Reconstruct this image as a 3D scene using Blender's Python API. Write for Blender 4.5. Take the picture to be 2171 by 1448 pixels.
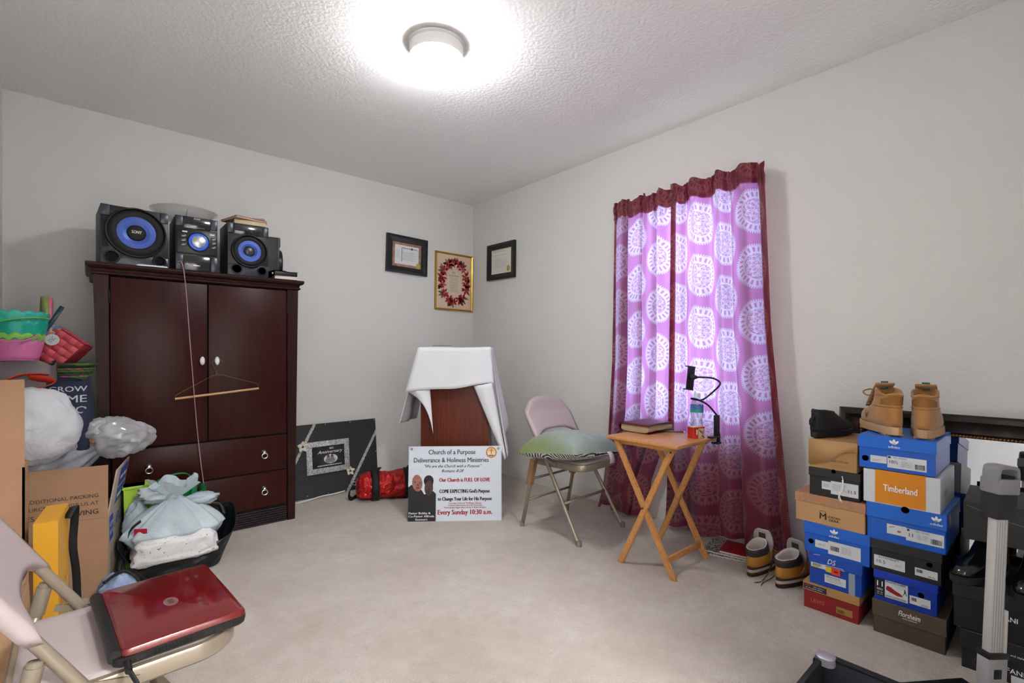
import bpy, bmesh, math, random
from math import sin, cos, pi, radians as R, sqrt, atan2
from mathutils import Vector, Matrix, noise

for _o in list(bpy.data.objects):
    bpy.data.objects.remove(_o)
SC = bpy.context.scene
COL = SC.collection

# ------------------------------------------------------------------ camera
cam = bpy.data.objects.new('camera', bpy.data.cameras.new('camera'))
COL.objects.link(cam)
cam.location = (0, 0, 1.05)
cam.rotation_euler = (pi / 2, 0, -atan2(.6587, .7524))
cam.data.sensor_width = 36
cam.data.lens = 36 * 1023 / 2171
cam.data.shift_y = 25 / 2171
cam.data.clip_start = .02
SC.camera = cam

# ------------------------------------------------------------------ world, light, exposure
W = bpy.data.worlds.new('sky')
SC.world = W
W.use_nodes = True
W.node_tree.nodes['Background'].inputs[0].default_value = (.80, .87, 1, 1)
W.node_tree.nodes['Background'].inputs[1].default_value = 9.6
portal = bpy.data.lights.new('window_portal', 'AREA')
portal.shape = 'RECTANGLE'
portal.size, portal.size_y = .92, 1.4
portal.cycles.is_portal = True
po = bpy.data.objects.new('window_portal', portal)
COL.objects.link(po)
po.location = (2.90, 1.508, 1.27)
po.rotation_euler = (0, R(90), 0)
LAMP_STRENGTH = 64.0
HALL_FILL_STRENGTH = 290.0       # added fill lamp in the unseen hallway at the camera's back
SC.view_settings.view_transform = 'Standard'
SC.view_settings.look = 'None'
SC.view_settings.exposure = 0.96
SC.view_settings.gamma = 1
SC.view_settings.use_curve_mapping = False

# ------------------------------------------------------------------ materials
def lin(h):
    if isinstance(h, tuple):
        return h if len(h) == 4 else h + (1,)
    h = h.lstrip('#')
    c = [int(h[i:i + 2], 16) / 255 for i in (0, 2, 4)]
    return tuple((v / 12.92 if v <= .04045 else ((v + .055) / 1.055) ** 2.4) for v in c) + (1,)

class N:
    """small node-graph helper"""
    def __init__(s, m):
        s.t = m.node_tree; s.n = s.t.nodes; s.l = s.t.links
    def new(s, k, **kw):
        n = s.n.new(k)
        for a, b in kw.items(): setattr(n, a, b)
        return n
    def put(s, sock, v):
        if hasattr(v, 'default_value') or hasattr(v, 'links'): s.l.new(v, sock)
        else: sock.default_value = v
    def m(s, op, a, b=0.0, c=0.0):
        n = s.new('ShaderNodeMath', operation=op)
        s.put(n.inputs[0], a); s.put(n.inputs[1], b); s.put(n.inputs[2], c)
        return n.outputs[0]
    def mix(s, f, a, b):
        n = s.new('ShaderNodeMix', data_type='RGBA')
        s.put(n.inputs[0], f); s.put(n.inputs[6], a); s.put(n.inputs[7], b)
        return n.outputs[2]
    def noise(s, scale, detail=2, vec=None, rough=.5):
        n = s.new('ShaderNodeTexNoise')
        n.inputs['Scale'].default_value = scale; n.inputs['Detail'].default_value = detail
        n.inputs['Roughness'].default_value = rough
        if vec is not None: s.l.new(vec, n.inputs['Vector'])
        return n.outputs[0]
    def ramp(s, f, p0, p1):
        n = s.new('ShaderNodeMapRange')
        s.put(n.inputs[0], f); n.inputs[1].default_value = p0; n.inputs[2].default_value = p1
        return n.outputs[0]
    def coord(s, which='Object', scale=(1, 1, 1)):
        t = s.new('ShaderNodeTexCoord')
        mp = s.new('ShaderNodeMapping'); mp.inputs['Scale'].default_value = scale
        s.l.new(t.outputs[which], mp.inputs[0])
        return mp.outputs[0]
    def bump(s, h, strength, dist, bsdf):
        b = s.new('ShaderNodeBump'); b.inputs['Strength'].default_value = strength
        b.inputs['Distance'].default_value = dist
        s.l.new(h, b.inputs['Height']); s.l.new(b.outputs[0], bsdf.inputs['Normal'])

MATS = {}
def mat(name, col='#808080', rough=.55, metal=0., bump=None, var=None, spec=.5, coat=0., emit=0., alpha=1., trans=0., ior=1.45, sheen=0., grain=None):
    """bump=(scale,strength,dist) var=(colour2,scale,p0,p1) grain=(colour2,(sx,sy,sz),scale)"""
    if name in MATS: return MATS[name]
    m = bpy.data.materials.new(name); m.use_nodes = True
    g = N(m); b = g.n['Principled BSDF']
    c = lin(col)
    b.inputs['Base Color'].default_value = c
    b.inputs['Roughness'].default_value = rough
    b.inputs['Metallic'].default_value = metal
    b.inputs['Specular IOR Level'].default_value = spec
    b.inputs['Coat Weight'].default_value = coat
    b.inputs['Coat Roughness'].default_value = .08
    b.inputs['Alpha'].default_value = alpha
    b.inputs['Transmission Weight'].default_value = trans
    b.inputs['IOR'].default_value = ior
    b.inputs['Sheen Weight'].default_value = sheen
    if emit:
        b.inputs['Emission Color'].default_value = c; b.inputs['Emission Strength'].default_value = emit
    co = g.coord()
    if var:
        f = g.ramp(g.noise(var[1], 4, co), var[2], var[3])
        g.l.new(g.mix(f, c, lin(var[0])), b.inputs['Base Color'])
    if grain:
        co2 = g.coord(scale=grain[1])
        f = g.ramp(g.noise(grain[2], 5, co2, .6), .32, .68)
        g.l.new(g.mix(f, c, lin(grain[0])), b.inputs['Base Color'])
    if bump:
        g.bump(g.noise(bump[0], 3, co), bump[1], bump[2], b)
    MATS[name] = m
    return m

def mat_clear(name, tint='#ffffff', gloss=.12, body=.0, body_col='#ffffff', rough=.08):
    """thin clear film or glass: transparent with a reflecting surface and a little milky body"""
    if name in MATS: return MATS[name]
    m = bpy.data.materials.new(name); m.use_nodes = True
    g = N(m); out = g.n['Material Output']; g.n.remove(g.n['Principled BSDF'])
    tr = g.new('ShaderNodeBsdfTransparent'); tr.inputs[0].default_value = lin(tint)
    gl = g.new('ShaderNodeBsdfGlossy'); gl.inputs['Roughness'].default_value = rough
    lw = g.new('ShaderNodeLayerWeight'); lw.inputs[0].default_value = .35
    f = g.m('ADD', g.m('MULTIPLY', lw.outputs['Facing'], .35), gloss)
    mx = g.new('ShaderNodeMixShader'); g.l.new(f, mx.inputs[0]); g.l.new(tr.outputs[0], mx.inputs[1]); g.l.new(gl.outputs[0], mx.inputs[2])
    last = mx
    if body:
        di = g.new('ShaderNodeBsdfDiffuse'); di.inputs[0].default_value = lin(body_col)
        ts = g.new('ShaderNodeBsdfTranslucent'); ts.inputs[0].default_value = lin(body_col)
        ad = g.new('ShaderNodeMixShader'); ad.inputs[0].default_value = .4
        g.l.new(di.outputs[0], ad.inputs[1]); g.l.new(ts.outputs[0], ad.inputs[2])
        m2 = g.new('ShaderNodeMixShader'); m2.inputs[0].default_value = body
        g.l.new(mx.outputs[0], m2.inputs[1]); g.l.new(ad.outputs[0], m2.inputs[2]); last = m2
    g.l.new(last.outputs[0], out.inputs[0])
    MATS[name] = m
    return m

def mat_film(name, col, col2, rough=.3, transl=.35, nscale=9):
    """plastic carrier-bag film: glossy, slightly translucent, crinkled"""
    if name in MATS: return MATS[name]
    m = mat(name, col, rough, var=(col2, nscale, .35, .65))
    g = N(m); nt_ = g.new('ShaderNodeTexNoise'); nt_.inputs['Scale'].default_value = 4.5; nt_.inputs['Detail'].default_value = 5
    nt_.inputs['Distortion'].default_value = 1.8; nt_.inputs['Roughness'].default_value = .55
    g.l.new(g.coord(), nt_.inputs['Vector']); g.bump(g.m('ABSOLUTE', g.m('SUBTRACT', nt_.outputs[0], .5)), .4, .05, g.n['Principled BSDF'])
    b = g.n['Principled BSDF']; out = g.n['Material Output']
    ts = g.new('ShaderNodeBsdfTranslucent'); ts.inputs[0].default_value = lin(col)
    mx = g.new('ShaderNodeMixShader'); mx.inputs[0].default_value = transl
    g.l.new(b.outputs[0], mx.inputs[1]); g.l.new(ts.outputs[0], mx.inputs[2]); g.l.new(mx.outputs[0], out.inputs[0])
    return m

# ------------------------------------------------------------------ object helpers
def obj(name, me, m=None, parent=None, smooth=False, mtx=None):
    if isinstance(me, bmesh.types.BMesh):
        bm = me; me = bpy.data.meshes.new(name)
        bmesh.ops.recalc_face_normals(bm, faces=bm.faces) if smooth != 'keep' else None
        bm.to_mesh(me); bm.free()
    o = bpy.data.objects.new(name, me)
    COL.objects.link(o)
    if m:
        me.materials.clear(); me.materials.append(m)
    if smooth:
        me.shade_smooth()
        if smooth == 'auto':
            me.set_sharp_from_angle(angle=R(38))
    if parent: o.parent = parent
    if mtx is not None: o.matrix_local = mtx
    return o

def tag(o, label, cat=None, group=None):
    o['label'] = label
    if cat: o['category'] = cat
    if group: o['group'] = group
    return o

def thing(name, label, cat, loc=(0, 0, 0), rz=0, group=None, rx=0, ry=0):
    o = bpy.data.objects.new(name, None)
    o.empty_display_size = .05
    COL.objects.link(o)
    o.location = loc; o.rotation_euler = (rx, ry, rz)
    return tag(o, label, cat, group)

def struct(o):
    o['kind'] = 'structure'
    return o

def bx(bm, x0, x1, y0, y1, z0, z1, bev=0, seg=2, mtx=None):
    vs = [bm.verts.new(p) for p in ((x0, y0, z0), (x1, y0, z0), (x1, y1, z0), (x0, y1, z0), (x0, y0, z1), (x1, y0, z1), (x1, y1, z1), (x0, y1, z1))]
    fs = [bm.faces.new([vs[i] for i in f]) for f in ((0, 3, 2, 1), (4, 5, 6, 7), (0, 1, 5, 4), (1, 2, 6, 5), (2, 3, 7, 6), (3, 0, 4, 7))]
    if bev:
        es = list({e for f in fs for e in f.edges})
        r = bmesh.ops.bevel(bm, geom=es, offset=bev, segments=seg, affect='EDGES', profile=.5)
        vs = list({v for v in r['verts']} | {v for v in vs if v.is_valid})
    if mtx is not None:
        bmesh.ops.transform(bm, matrix=mtx, verts=[v for v in vs if v.is_valid])
    return bm

def box(x0, x1, y0, y1, z0, z1, bev=0, seg=2):
    return bx(bmesh.new(), x0, x1, y0, y1, z0, z1, bev, seg)

def bpart(name, x0, x1, y0, y1, z0, z1, m, parent, bev=0, seg=2):
    return obj(name, box(x0, x1, y0, y1, z0, z1, bev, seg), m, parent, 'auto' if bev else False)

def surf(fn, nu, nv, wrap_u=False, wrap_v=False, bm=None, uvfn=None, cap0=False, cap1=False):
    """grid surface: fn(u,v) with u,v in 0..1"""
    bm = bm or bmesh.new()
    cu = nu if wrap_u else nu + 1
    cv = nv if wrap_v else nv + 1
    g = [[bm.verts.new(fn(i / nu, j / nv)) for i in range(cu)] for j in range(cv)]
    uvl = bm.loops.layers.uv.verify() if uvfn else None
    for j in range(nv):
        for i in range(nu):
            a = g[j][i]; b = g[j][(i + 1) % cu]; c = g[(j + 1) % cv][(i + 1) % cu]; d = g[(j + 1) % cv][i]
            try: f = bm.faces.new((a, b, c, d))
            except ValueError: continue
            if uvl:
                for lp, (p, q) in zip(f.loops, ((i, j), (i + 1, j), (i + 1, j + 1), (i, j + 1))):
                    lp[uvl].uv = uvfn(p / nu, q / nv)
    if cap0: bm.faces.new(list(reversed(g[0])))
    if cap1: bm.faces.new(g[-1])
    return bm

def lathe(prof, n=32, bm=None, mtx=None, cap=True):
    """prof: (r,z) pairs, spun round local z"""
    bm = bm or bmesh.new()
    k = len(prof)
    vs0 = set(bm.verts)
    surf(lambda u, v: (prof[round(v * (k - 1))][0] * cos(2 * pi * u), prof[round(v * (k - 1))][0] * sin(2 * pi * u), prof[round(v * (k - 1))][1]), n, k - 1, True, bm=bm, cap0=cap and prof[0][0] > 1e-4, cap1=cap and prof[-1][0] > 1e-4)
    nv = [v for v in bm.verts if v not in vs0]
    bmesh.ops.remove_doubles(bm, verts=nv, dist=1e-6)
    if mtx is not None:
        bmesh.ops.transform(bm, matrix=mtx, verts=[v for v in bm.verts if v not in vs0])
    return bm

FRONT = Matrix.Rotation(R(90), 4, 'X')          # local z -> -y : turns a lathe towards the front
def fr(x, z, y=0): return Matrix.Translation((x, y, z)) @ FRONT

def cat(pts, n=6, closed=False):
    """Catmull-Rom smoothing of a polyline"""
    P = [Vector(p) for p in pts]; out = []
    k = len(P); rng = range(k if closed else k - 1)
    for i in rng:
        if closed: a, b, c, d = P[(i - 1) % k], P[i], P[(i + 1) % k], P[(i + 2) % k]
        else: a, b, c, d = P[max(i - 1, 0)], P[i], P[i + 1], P[min(i + 2, k - 1)]
        for j in range(n):
            t = j / n
            out.append(.5 * ((2 * b) + (c - a) * t + (2 * a - 5 * b + 4 * c - d) * t * t + (3 * b - a - 3 * c + d) * t ** 3))
    if not closed: out.append(P[-1])
    return out

def tube(pts, r, n=8, bm=None, closed=False, flat=None, rs=None):
    """tube along a polyline; flat=(w,h) gives a strap instead of a round section"""
    bm = bm or bmesh.new(); P = [Vector(p) for p in pts]; k = len(P)
    rings = []; up = None
    for i in range(k):
        if closed: t = P[(i + 1) % k] - P[(i - 1) % k]
        else: t = P[min(i + 1, k - 1)] - P[max(i - 1, 0)]
        t.normalize()
        if up is None:
            up = Vector((0, 0, 1)) if abs(t.z) < .9 else Vector((1, 0, 0))
        up = (up - t * up.dot(t)).normalized(); sd = t.cross(up)
        rr = rs[i] if rs else r
        if flat:
            w, h = flat
            ring = [bm.verts.new(P[i] + sd * a * w / 2 + up * b * h / 2) for a, b in ((-1, -1), (1, -1), (1, 1), (-1, 1))]
        else:
            ring = [bm.verts.new(P[i] + (sd * cos(2 * pi * j / n) + up * sin(2 * pi * j / n)) * rr) for j in range(n)]
        rings.append(ring)
    q = len(rings[0])
    for i in range(k if closed else k - 1):
        a, b = rings[i], rings[(i + 1) % k]
        for j in range(q):
            bm.faces.new((a[j], a[(j + 1) % q], b[(j + 1) % q], b[j]))
    if not closed:
        bm.faces.new(list(reversed(rings[0]))); bm.faces.new(rings[-1])
    return bm

def poly(polys, y=0.0, bm=None, mtx=None):
    """flat print: list of 2-D outlines (x,z) in the plane y, facing -y"""
    bm = bm or bmesh.new()
    for p in polys:
        vs = [bm.verts.new((a, y, b)) for a, b in p]
        if mtx is not None:
            for v in vs: v.co = mtx @ v.co
        try: bm.faces.new(vs)
        except ValueError: pass
    return bm

def ell(cx, cz, rx, rz, n=20, a0=0, rot=0):
    return [(cx + rx * cos(t) * cos(rot) - rz * sin(t) * sin(rot), cz + rx * cos(t) * sin(rot) + rz * sin(t) * cos(rot)) for t in [a0 + 2 * pi * i / n for i in range(n)]]

def rect(x0, x1, z0, z1): return [(x0, z0), (x1, z0), (x1, z1), (x0, z1)]

def decal(name, polys, m, parent, y=-.0006, mtx=None):
    bm = poly(polys, y, mtx=mtx)
    return obj(name, bm, m, parent, 'keep' if mtx is None else False)

def text(parent, s, size, x, z, m, y=-.0012, align='CENTER', shear=0, bold=0, sx=1., mtx=None, name='lettering', width=None, rot=0):
    cu = bpy.data.curves.new('t', 'FONT'); cu.body = s; cu.size = size; cu.align_x = align; cu.align_y = 'CENTER'
    cu.shear = shear; cu.resolution_u = 2; cu.extrude = 0; cu.fill_mode = 'FRONT'
    o = bpy.data.objects.new('t', cu); COL.objects.link(o)
    me = bpy.data.meshes.new_from_object(o)
    bpy.data.objects.remove(o); bpy.data.curves.remove(cu)
    if width and len(me.vertices):
        xs = [v.co.x for v in me.vertices]; sx = width / max(1e-6, max(xs) - min(xs))
    M = Matrix.Translation((x, y, z)) @ Matrix.Rotation(rot, 4, 'Y') @ FRONT @ Matrix.Diagonal((sx, 1, 1, 1))
    if mtx is not None: M = mtx @ M
    if bold:                                   # heavier strokes: the outline struck twice, a little apart
        b2 = bmesh.new(); b2.from_mesh(me)
        for d in (-.6, .6):
            k = bmesh.new(); k.from_mesh(me); bmesh.ops.translate(k, vec=(d * bold / max(sx, .2), 0, .0004 + .0003 * d), verts=k.verts[:])
            tmp = bpy.data.meshes.new('k'); k.to_mesh(tmp); k.free(); b2.from_mesh(tmp); bpy.data.meshes.remove(tmp)
        b2.to_mesh(me); b2.free()
    me.transform(M)
    return obj(name, me, m, parent)

def solid(o, t, off=-1):
    md = o.modifiers.new('thickness', 'SOLIDIFY'); md.thickness = t; md.offset = off
    return o

def nz(p, s=1., seed=0.):
    return noise.noise(Vector((p[0] * s + seed, p[1] * s + seed * 1.7, p[2] * s - seed)))

def blob(c, r, seed=1, amp=.18, fs=3., n=40, flat=None, power=1., crease=.0):
    """crumpled soft volume; flat = floor height it rests on"""
    def fn(u, v):
        a = 2 * pi * u; t = pi * v
        st = sin(t) ** power if sin(t) > 0 else 0
        d = Vector((st * cos(a), st * sin(a), -cos(t)))
        k = 1 + amp * nz(d, fs * .6, seed) + amp * .5 * nz(d, fs * 1.7, seed + 5)
        if crease: k -= crease * abs(nz(d, fs * 1.3, seed + 9)) + crease * .5 * abs(nz(d, fs * 3.1, seed + 3))
        p = Vector((c[0] + d.x * r[0] * k, c[1] + d.y * r[1] * k, c[2] + d.z * r[2] * k))
        if flat is not None and p.z < flat: p.z = flat + .0005 * sin(9 * a)
        return p
    bm = surf(fn, n, n * 2 // 3, True)
    bmesh.ops.remove_doubles(bm, verts=bm.verts[:], dist=1e-5)
    return bm
# ------------------------------------------------------------------ room shell
XL, XR, YF, YB, ZC = -.345, 2.724, -.55, 3.669, 2.44
m_wall = mat('wall_paint', '#dcdbd8', .85, bump=(70, .35, .006), spec=.2)
m_ceil = mat('ceiling_texture', '#f6f6f5', .9, bump=(62, .5, .008), spec=.1)
m_trim = mat('trim_paint', '#d6d5d0', .45)
def carpet():
    m = mat('carpet', '#b9ada0', .97, spec=.05, sheen=.2)
    g = N(m); b = g.n['Principled BSDF']; co = g.coord()
    big = g.ramp(g.noise(2.6, 5, co, .62), .36, .66)
    mid = g.ramp(g.noise(16, 4, co, .65), .3, .75)
    fine = g.noise(260, 2, co)
    c = g.mix(big, lin('#bdb3a8'), lin('#d2cac1'))
    c = g.mix(g.m('MULTIPLY', mid, .5), c, lin('#aca093'))
    c = g.mix(g.m('MULTIPLY', g.ramp(fine, .35, .7), .35), c, lin('#94877a'))
    g.l.new(c, b.inputs['Base Color'])
    h = g.m('ADD', g.m('MULTIPLY', g.noise(190, 3, co), 1.), g.m('MULTIPLY', g.noise(22, 3, co), 1.4))
    g.bump(h, .7, .012, b)
    return m
struct(obj('floor', box(XL - .1, XR + .1, YF - .1, YB + .1, -.1, 0), carpet()))
struct(obj('ceiling', box(XL - .1, XR + .1, YF - .1, YB + .1, ZC, ZC + .1), m_ceil))
struct(obj('wall_back', box(XL - .1, XR + .14, YB, YB + .1, 0, ZC), m_wall))
struct(obj('wall_left', box(XL - .1, XL, YF, YB, 0, ZC), m_wall))
bm = bmesh.new()                                     # front wall with the doorway behind the camera, opened wide for the hall fill
bx(bm, .95, XR + .14, YF - .1, YF, 0, ZC); bx(bm, XL - .1, .95, YF - .1, YF, 2.06, ZC)
struct(obj('wall_front', bm, m_wall))
bm = bmesh.new()                                     # unseen hallway, added to bring fill light in through it
HY0, HX1 = -2.3, 1.6
bx(bm, XL - .1, HX1 + .1, HY0 - .1, HY0, 0, ZC); bx(bm, XL - .1, XL, HY0, YF, 0, ZC); bx(bm, HX1, HX1 + .1, HY0, YF - .1, 0, ZC)
struct(obj('wall_added_hall', bm, m_wall))
struct(obj('floor_added_hall', box(XL - .1, HX1 + .1, HY0 - .1, YF - .1, -.1, 0), mat('added_hall_floor', '#b9ada0', .9)))
struct(obj('ceiling_added_hall', box(XL - .1, HX1 + .1, HY0 - .1, YF - .1, ZC, ZC + .1), m_ceil))
WY0, WY1, WZ0, WZ1 = 1.085, 1.93, .56, 1.97          # window opening in the right wall
bm = bmesh.new()
for a in ((YF, WY0, 0, ZC), (WY1, YB, 0, ZC), (WY0, WY1, 0, WZ0), (WY0, WY1, WZ1, ZC)):
    bx(bm, XR, XR + .14, *a[:2], *a[2:])
struct(obj('wall_right', bm, m_wall))
def baseb(name, x0, x1, y0, y1, ax):
    bm = bmesh.new()
    bx(bm, x0, x1, y0, y1, 0, .062)
    if ax == 'y': bx(bm, x0, x1, y0 + .006, y1, .062, .075); bx(bm, x0, x1, y0 + .010, y1, .075, .085)
    else: bx(bm, x0 + .006, x1, y0, y1, .062, .075); bx(bm, x0 + .010, x1, y0, y1, .075, .085)
    struct(obj(name, bm, m_trim))
baseb('baseboard_back', XL, XR, YB - .014, YB, 'y')
baseb('baseboard_right', XR - .014, XR, YF, YB - .014, 'x')
# window with frame, meeting rail and two panes
win = struct(bpy.data.objects.new('window_1', None)); COL.objects.link(win)
m_vinyl = mat('white_vinyl', '#e6e7e8', .4)
bm = bmesh.new(); f = .045; xo = XR + .07
bx(bm, xo, xo + .05, WY0, WY0 + f, WZ0, WZ1); bx(bm, xo, xo + .05, WY1 - f, WY1, WZ0, WZ1)
bx(bm, xo, xo + .05, WY0, WY1, WZ0, WZ0 + f); bx(bm, xo, xo + .05, WY0, WY1, WZ1 - f, WZ1)
zm = (WZ0 + WZ1) / 2
bx(bm, xo, xo + .045, WY0, WY1, zm - .02, zm + .02)
obj('window_frame', bm, m_vinyl, win)
m_pane = mat_clear('window_glass', '#f4fbff', .04)
for a, b in ((WZ0 + f, zm - .02), (zm + .02, WZ1 - f)):
    bpart('pane', xo + .02, xo + .024, WY0 + f, WY1 - f, a, b, m_pane, win)
bpart('window_sill', XR - .034, XR + .07, WY0 - .02, WY1 + .02, WZ0 - .02, WZ0 + .002, m_vinyl, win, .003)
# horizontal blind in the reveal
bl = thing('window_blind', 'white horizontal slat blind in the window behind the curtains', 'blind', (XR + .035, 0, WZ0))
m_slat = mat('blind_slat', '#eeeeea', .5)
g = N(m_slat); ts = g.new('ShaderNodeBsdfTranslucent'); ts.inputs[0].default_value = (.9, .9, .88, 1)
mx = g.new('ShaderNodeMixShader'); mx.inputs[0].default_value = .45
g.l.new(g.n['Principled BSDF'].outputs[0], mx.inputs[1]); g.l.new(ts.outputs[0], mx.inputs[2]); g.l.new(mx.outputs[0], g.n['Material Output'].inputs[0])
bpart('head_rail', -.02, .02, WY0 + .005, WY1 - .005, 1.37, 1.405, m_vinyl, bl)
bpart('bottom_rail', -.018, .018, WY0 + .005, WY1 - .005, .012, .028, m_vinyl, bl)
sl = None
for i in range(29):
    M = Matrix.Translation((0, 0, .062 + i * .046)) @ Matrix.Rotation(R(28), 4, 'Y')
    if sl is None:
        sl = obj('slat', box(-.021, .021, WY0 + .006, WY1 - .006, -.0012, .0012), m_slat, bl, mtx=M)
    else:
        c = sl.copy(); COL.objects.link(c); c.parent = bl; c.matrix_local = M

# ------------------------------------------------------------------ ceiling lamp
lp = thing('ceiling_lamp', 'round white flush-mount ceiling lamp, switched on', 'lamp', (1.176, 1.86, ZC))
m_lampw = mat('lamp_white_metal', '#e9e9e6', .35)
obj('mounting_ring', lathe([(.118, 0), (.128, -.006), (.128, -.014), (.120, -.017), (.121, -.030), (.119, -.034), (.119, -.063), (.105, -.065), (.0, -.063)], 48), m_lampw, lp, 'auto')
m_dome = mat('lamp_glass_lit', '#fdfdff', .4, emit=LAMP_STRENGTH)
obj('glass_dome', lathe([(.110, -.063), (.113, -.068), (.113, -.076), (.107, -.094), (.093, -.111), (.067, -.125), (.035, -.133), (0, -.135)], 48), m_dome, lp, True)

hall_fill = thing('ceiling_lamp', 'round white flush-mount lamp of the hallway behind the doorway', 'lamp', (.6, -1.4, ZC))  # unseen lamp, added to even out the room's light from behind
obj('mounting_ring', lathe([(.16, 0), (.17, -.01), (.17, -.03), (.15, -.045), (.0, -.045)], 40), m_lampw, hall_fill, 'auto')
obj('glass_dome', lathe([(.148, -.045), (.155, -.06), (.145, -.09), (.11, -.115), (.06, -.13), (0, -.135)], 40), mat('hall_fill_glass_lit', '#fdfdff', .4, emit=HALL_FILL_STRENGTH), hall_fill, True)

# ------------------------------------------------------------------ armoire
def wood(name, c1, c2, rough, sc, scale=6, coat=0):
    return mat(name, c1, rough, grain=(c2, sc, scale), coat=coat, spec=.2)
m_cherry = wood('dark_cherry_wood', '#2a0f0c', '#3a1712', .36, (9, 9, .8), 5)
m_cherry_d = wood('dark_cherry_frame', '#250e0c', '#301513', .42, (9, 9, .8), 5)
m_gap = mat('gap_shade_black', '#070505', .9)  # near-black stands for the shade between fronts and plinth slats
m_chrome = mat('brushed_nickel', '#d8d6cf', .22, 1.)
m_porc = mat('white_porcelain', '#e9e9ea', .15, coat=.4)
ar = thing('armoire', 'dark cherry wooden armoire with two doors above two drawers', 'armoire', (0, 0, 0))
AF, AB = 3.215, 3.655
def frustum(xa0, xa1, xb0, xb1, y0, y1, z0, z1, bm=None):
    bm = bm or bmesh.new()
    v = [bm.verts.new(p) for p in ((xa0, y0, z0), (xa1, y0, z0), (xa1, y1, z0), (xa0, y1, z0), (xb0, y0, z1), (xb1, y0, z1), (xb1, y1, z1), (xb0, y1, z1))]
    for f in ((0, 3, 2, 1), (4, 5, 6, 7), (0, 1, 5, 4), (1, 2, 6, 5), (2, 3, 7, 6), (3, 0, 4, 7)): bm.faces.new([v[i] for i in f])
    return bm
obj('body', frustum(.055, .975, .02, .995, AF + .02, AB, 0, 1.455), m_cherry_d, ar)
obj('stile', frustum(.05, .082, .012, .072, AF, AF + .03, 0, 1.455), m_cherry_d, ar)
obj('stile', frustum(.939, .982, .937, 1.001, AF, AF + .03, 0, 1.455), m_cherry_d, ar)
bm = bmesh.new()
prev = None
for z, o in ((1.45, .002), (1.455, .012), (1.462, .013), (1.468, .006), (1.480, .010), (1.486, .024), (1.496, .030), (1.506, .030), (1.51, .026)):
    v = [bm.verts.new(p) for p in ((.012 - o, AF - o, z), (1.0 + o, AF - o, z), (1.0 + o, AB, z), (.012 - o, AB, z))]
    if prev:
        for i in range(4): bm.faces.new((prev[i], prev[(i + 1) % 4], v[(i + 1) % 4], v[i]))
    else: bm.faces.new(v[::-1])
    prev = v
bm.faces.new(prev)
obj('cornice', bm, m_cherry_d, ar)
DY = AF + .002
for x0, x1, kx, hx in ((.080, .505, .479, .076), (.512, .931, .551, .935)):
    d = obj('door', box(x0, x1, DY, DY + .02, .552, 1.442, .002), m_cherry, ar, 'auto')
    obj('knob', lathe([(.006, 0), (.006, .012), (.011, .014), (.0125, .019), (.011, .024), (.006, .027), (0, .028)], 24, mtx=Matrix.Translation((kx, DY, 1.007)) @ FRONT @ Matrix.Diagonal((1, 2.0, 1, 1))), m_porc, d, True)
    for hz in (1.34, .66):
        obj('hinge', lathe([(.0045, -.032), (.0045, .032)], 10, mtx=Matrix.Translation((hx, DY - .002, hz))), mat('dark_bronze', '#2b2523', .35, .8), d, 'auto')
for z0, z1 in ((.328, .542), (.108, .320)):
    d = obj('drawer', box(.088, .931, DY, DY + .02, z0, z1, .003), m_cherry, ar, 'auto')
    for kx in (.237, .80):
        kz = (z0 + z1) / 2 + .003
        p = obj('ring_pull', lathe([(.016, 0), (.017, .004), (.010, .007), (.008, .016), (.012, .020), (.012, .026), (.006, .030), (0, .031)], 20, mtx=fr(kx, kz + .008, DY)), m_chrome, d, True)
        rb = tube([(kx + .0155 * cos(t), DY - .027, kz - .010 + .0155 * sin(t)) for t in [2 * pi * i / 24 for i in range(24)]], .0042, 8, closed=True)
        obj('ring', rb, m_chrome, p, True)
bpart('plinth', .085, .935, AF + .012, AF + .03, 0, .10, m_gap, ar)
sl = None
m_slat2 = mat('plinth_slat', '#2a2024', .3)
for i in range(7):
    M = Matrix.Translation((.51, AF + .008, .008 + i * .0137))
    if sl is None: sl = obj('slat', box(-.424, .424, -.006, .006, -.005, .005, .002), m_slat2, ar, 'auto', M)
    else:
        c = sl.copy(); COL.objects.link(c); c.parent = ar; c.matrix_local = M
# black sheet painting shade into the gaps between the fronts
bpart('gap_shade', .074, .936, AF + .016, AF + .0195, .10, 1.45, m_gap, ar)

# hanger on the right door knob
hg = thing('clothes_hanger', 'gold wire clothes hanger with a wooden bar, hung on the armoire knob', 'hanger', (.551, AF - .02, 1.0))
m_brass = mat('gold_wire', '#8f7c46', .35, .9)
tilt = Matrix.Rotation(R(-4.5), 4, 'Y')
hp = cat([(.03, 0, -.005), (.012, 0, .018), (-.012, 0, .016), (-.022, 0, -.004), (-.016, 0, -.035), (-.008, 0, -.06)], 6)
pts = [tilt @ p for p in hp] + [tilt @ Vector(p) for p in ((-.004, 0, -.075), (.02, 0, -.075), (.10, 0, -.11), (.19, 0, -.145), (.2, 0, -.155), (.2, 0, -.17))]
bm = tube(pts, .0013, 6)
tube([tilt @ Vector(p) for p in ((-.008, 0, -.06), (-.012, 0, -.075), (-.035, 0, -.078), (-.11, 0, -.115), (-.2, 0, -.158), (-.212, 0, -.168), (-.212, 0, -.178))], .0013, 6, bm)
obj('wire_hook', bm, m_brass, hg, True)
obj('wooden_bar', tube([tilt @ Vector((-.215, 0, -.183)), tilt @ Vector((.203, 0, -.178))], .0065, 12), mat('birch_dowel', '#c49a6c', .5), hg, 'auto')

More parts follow.
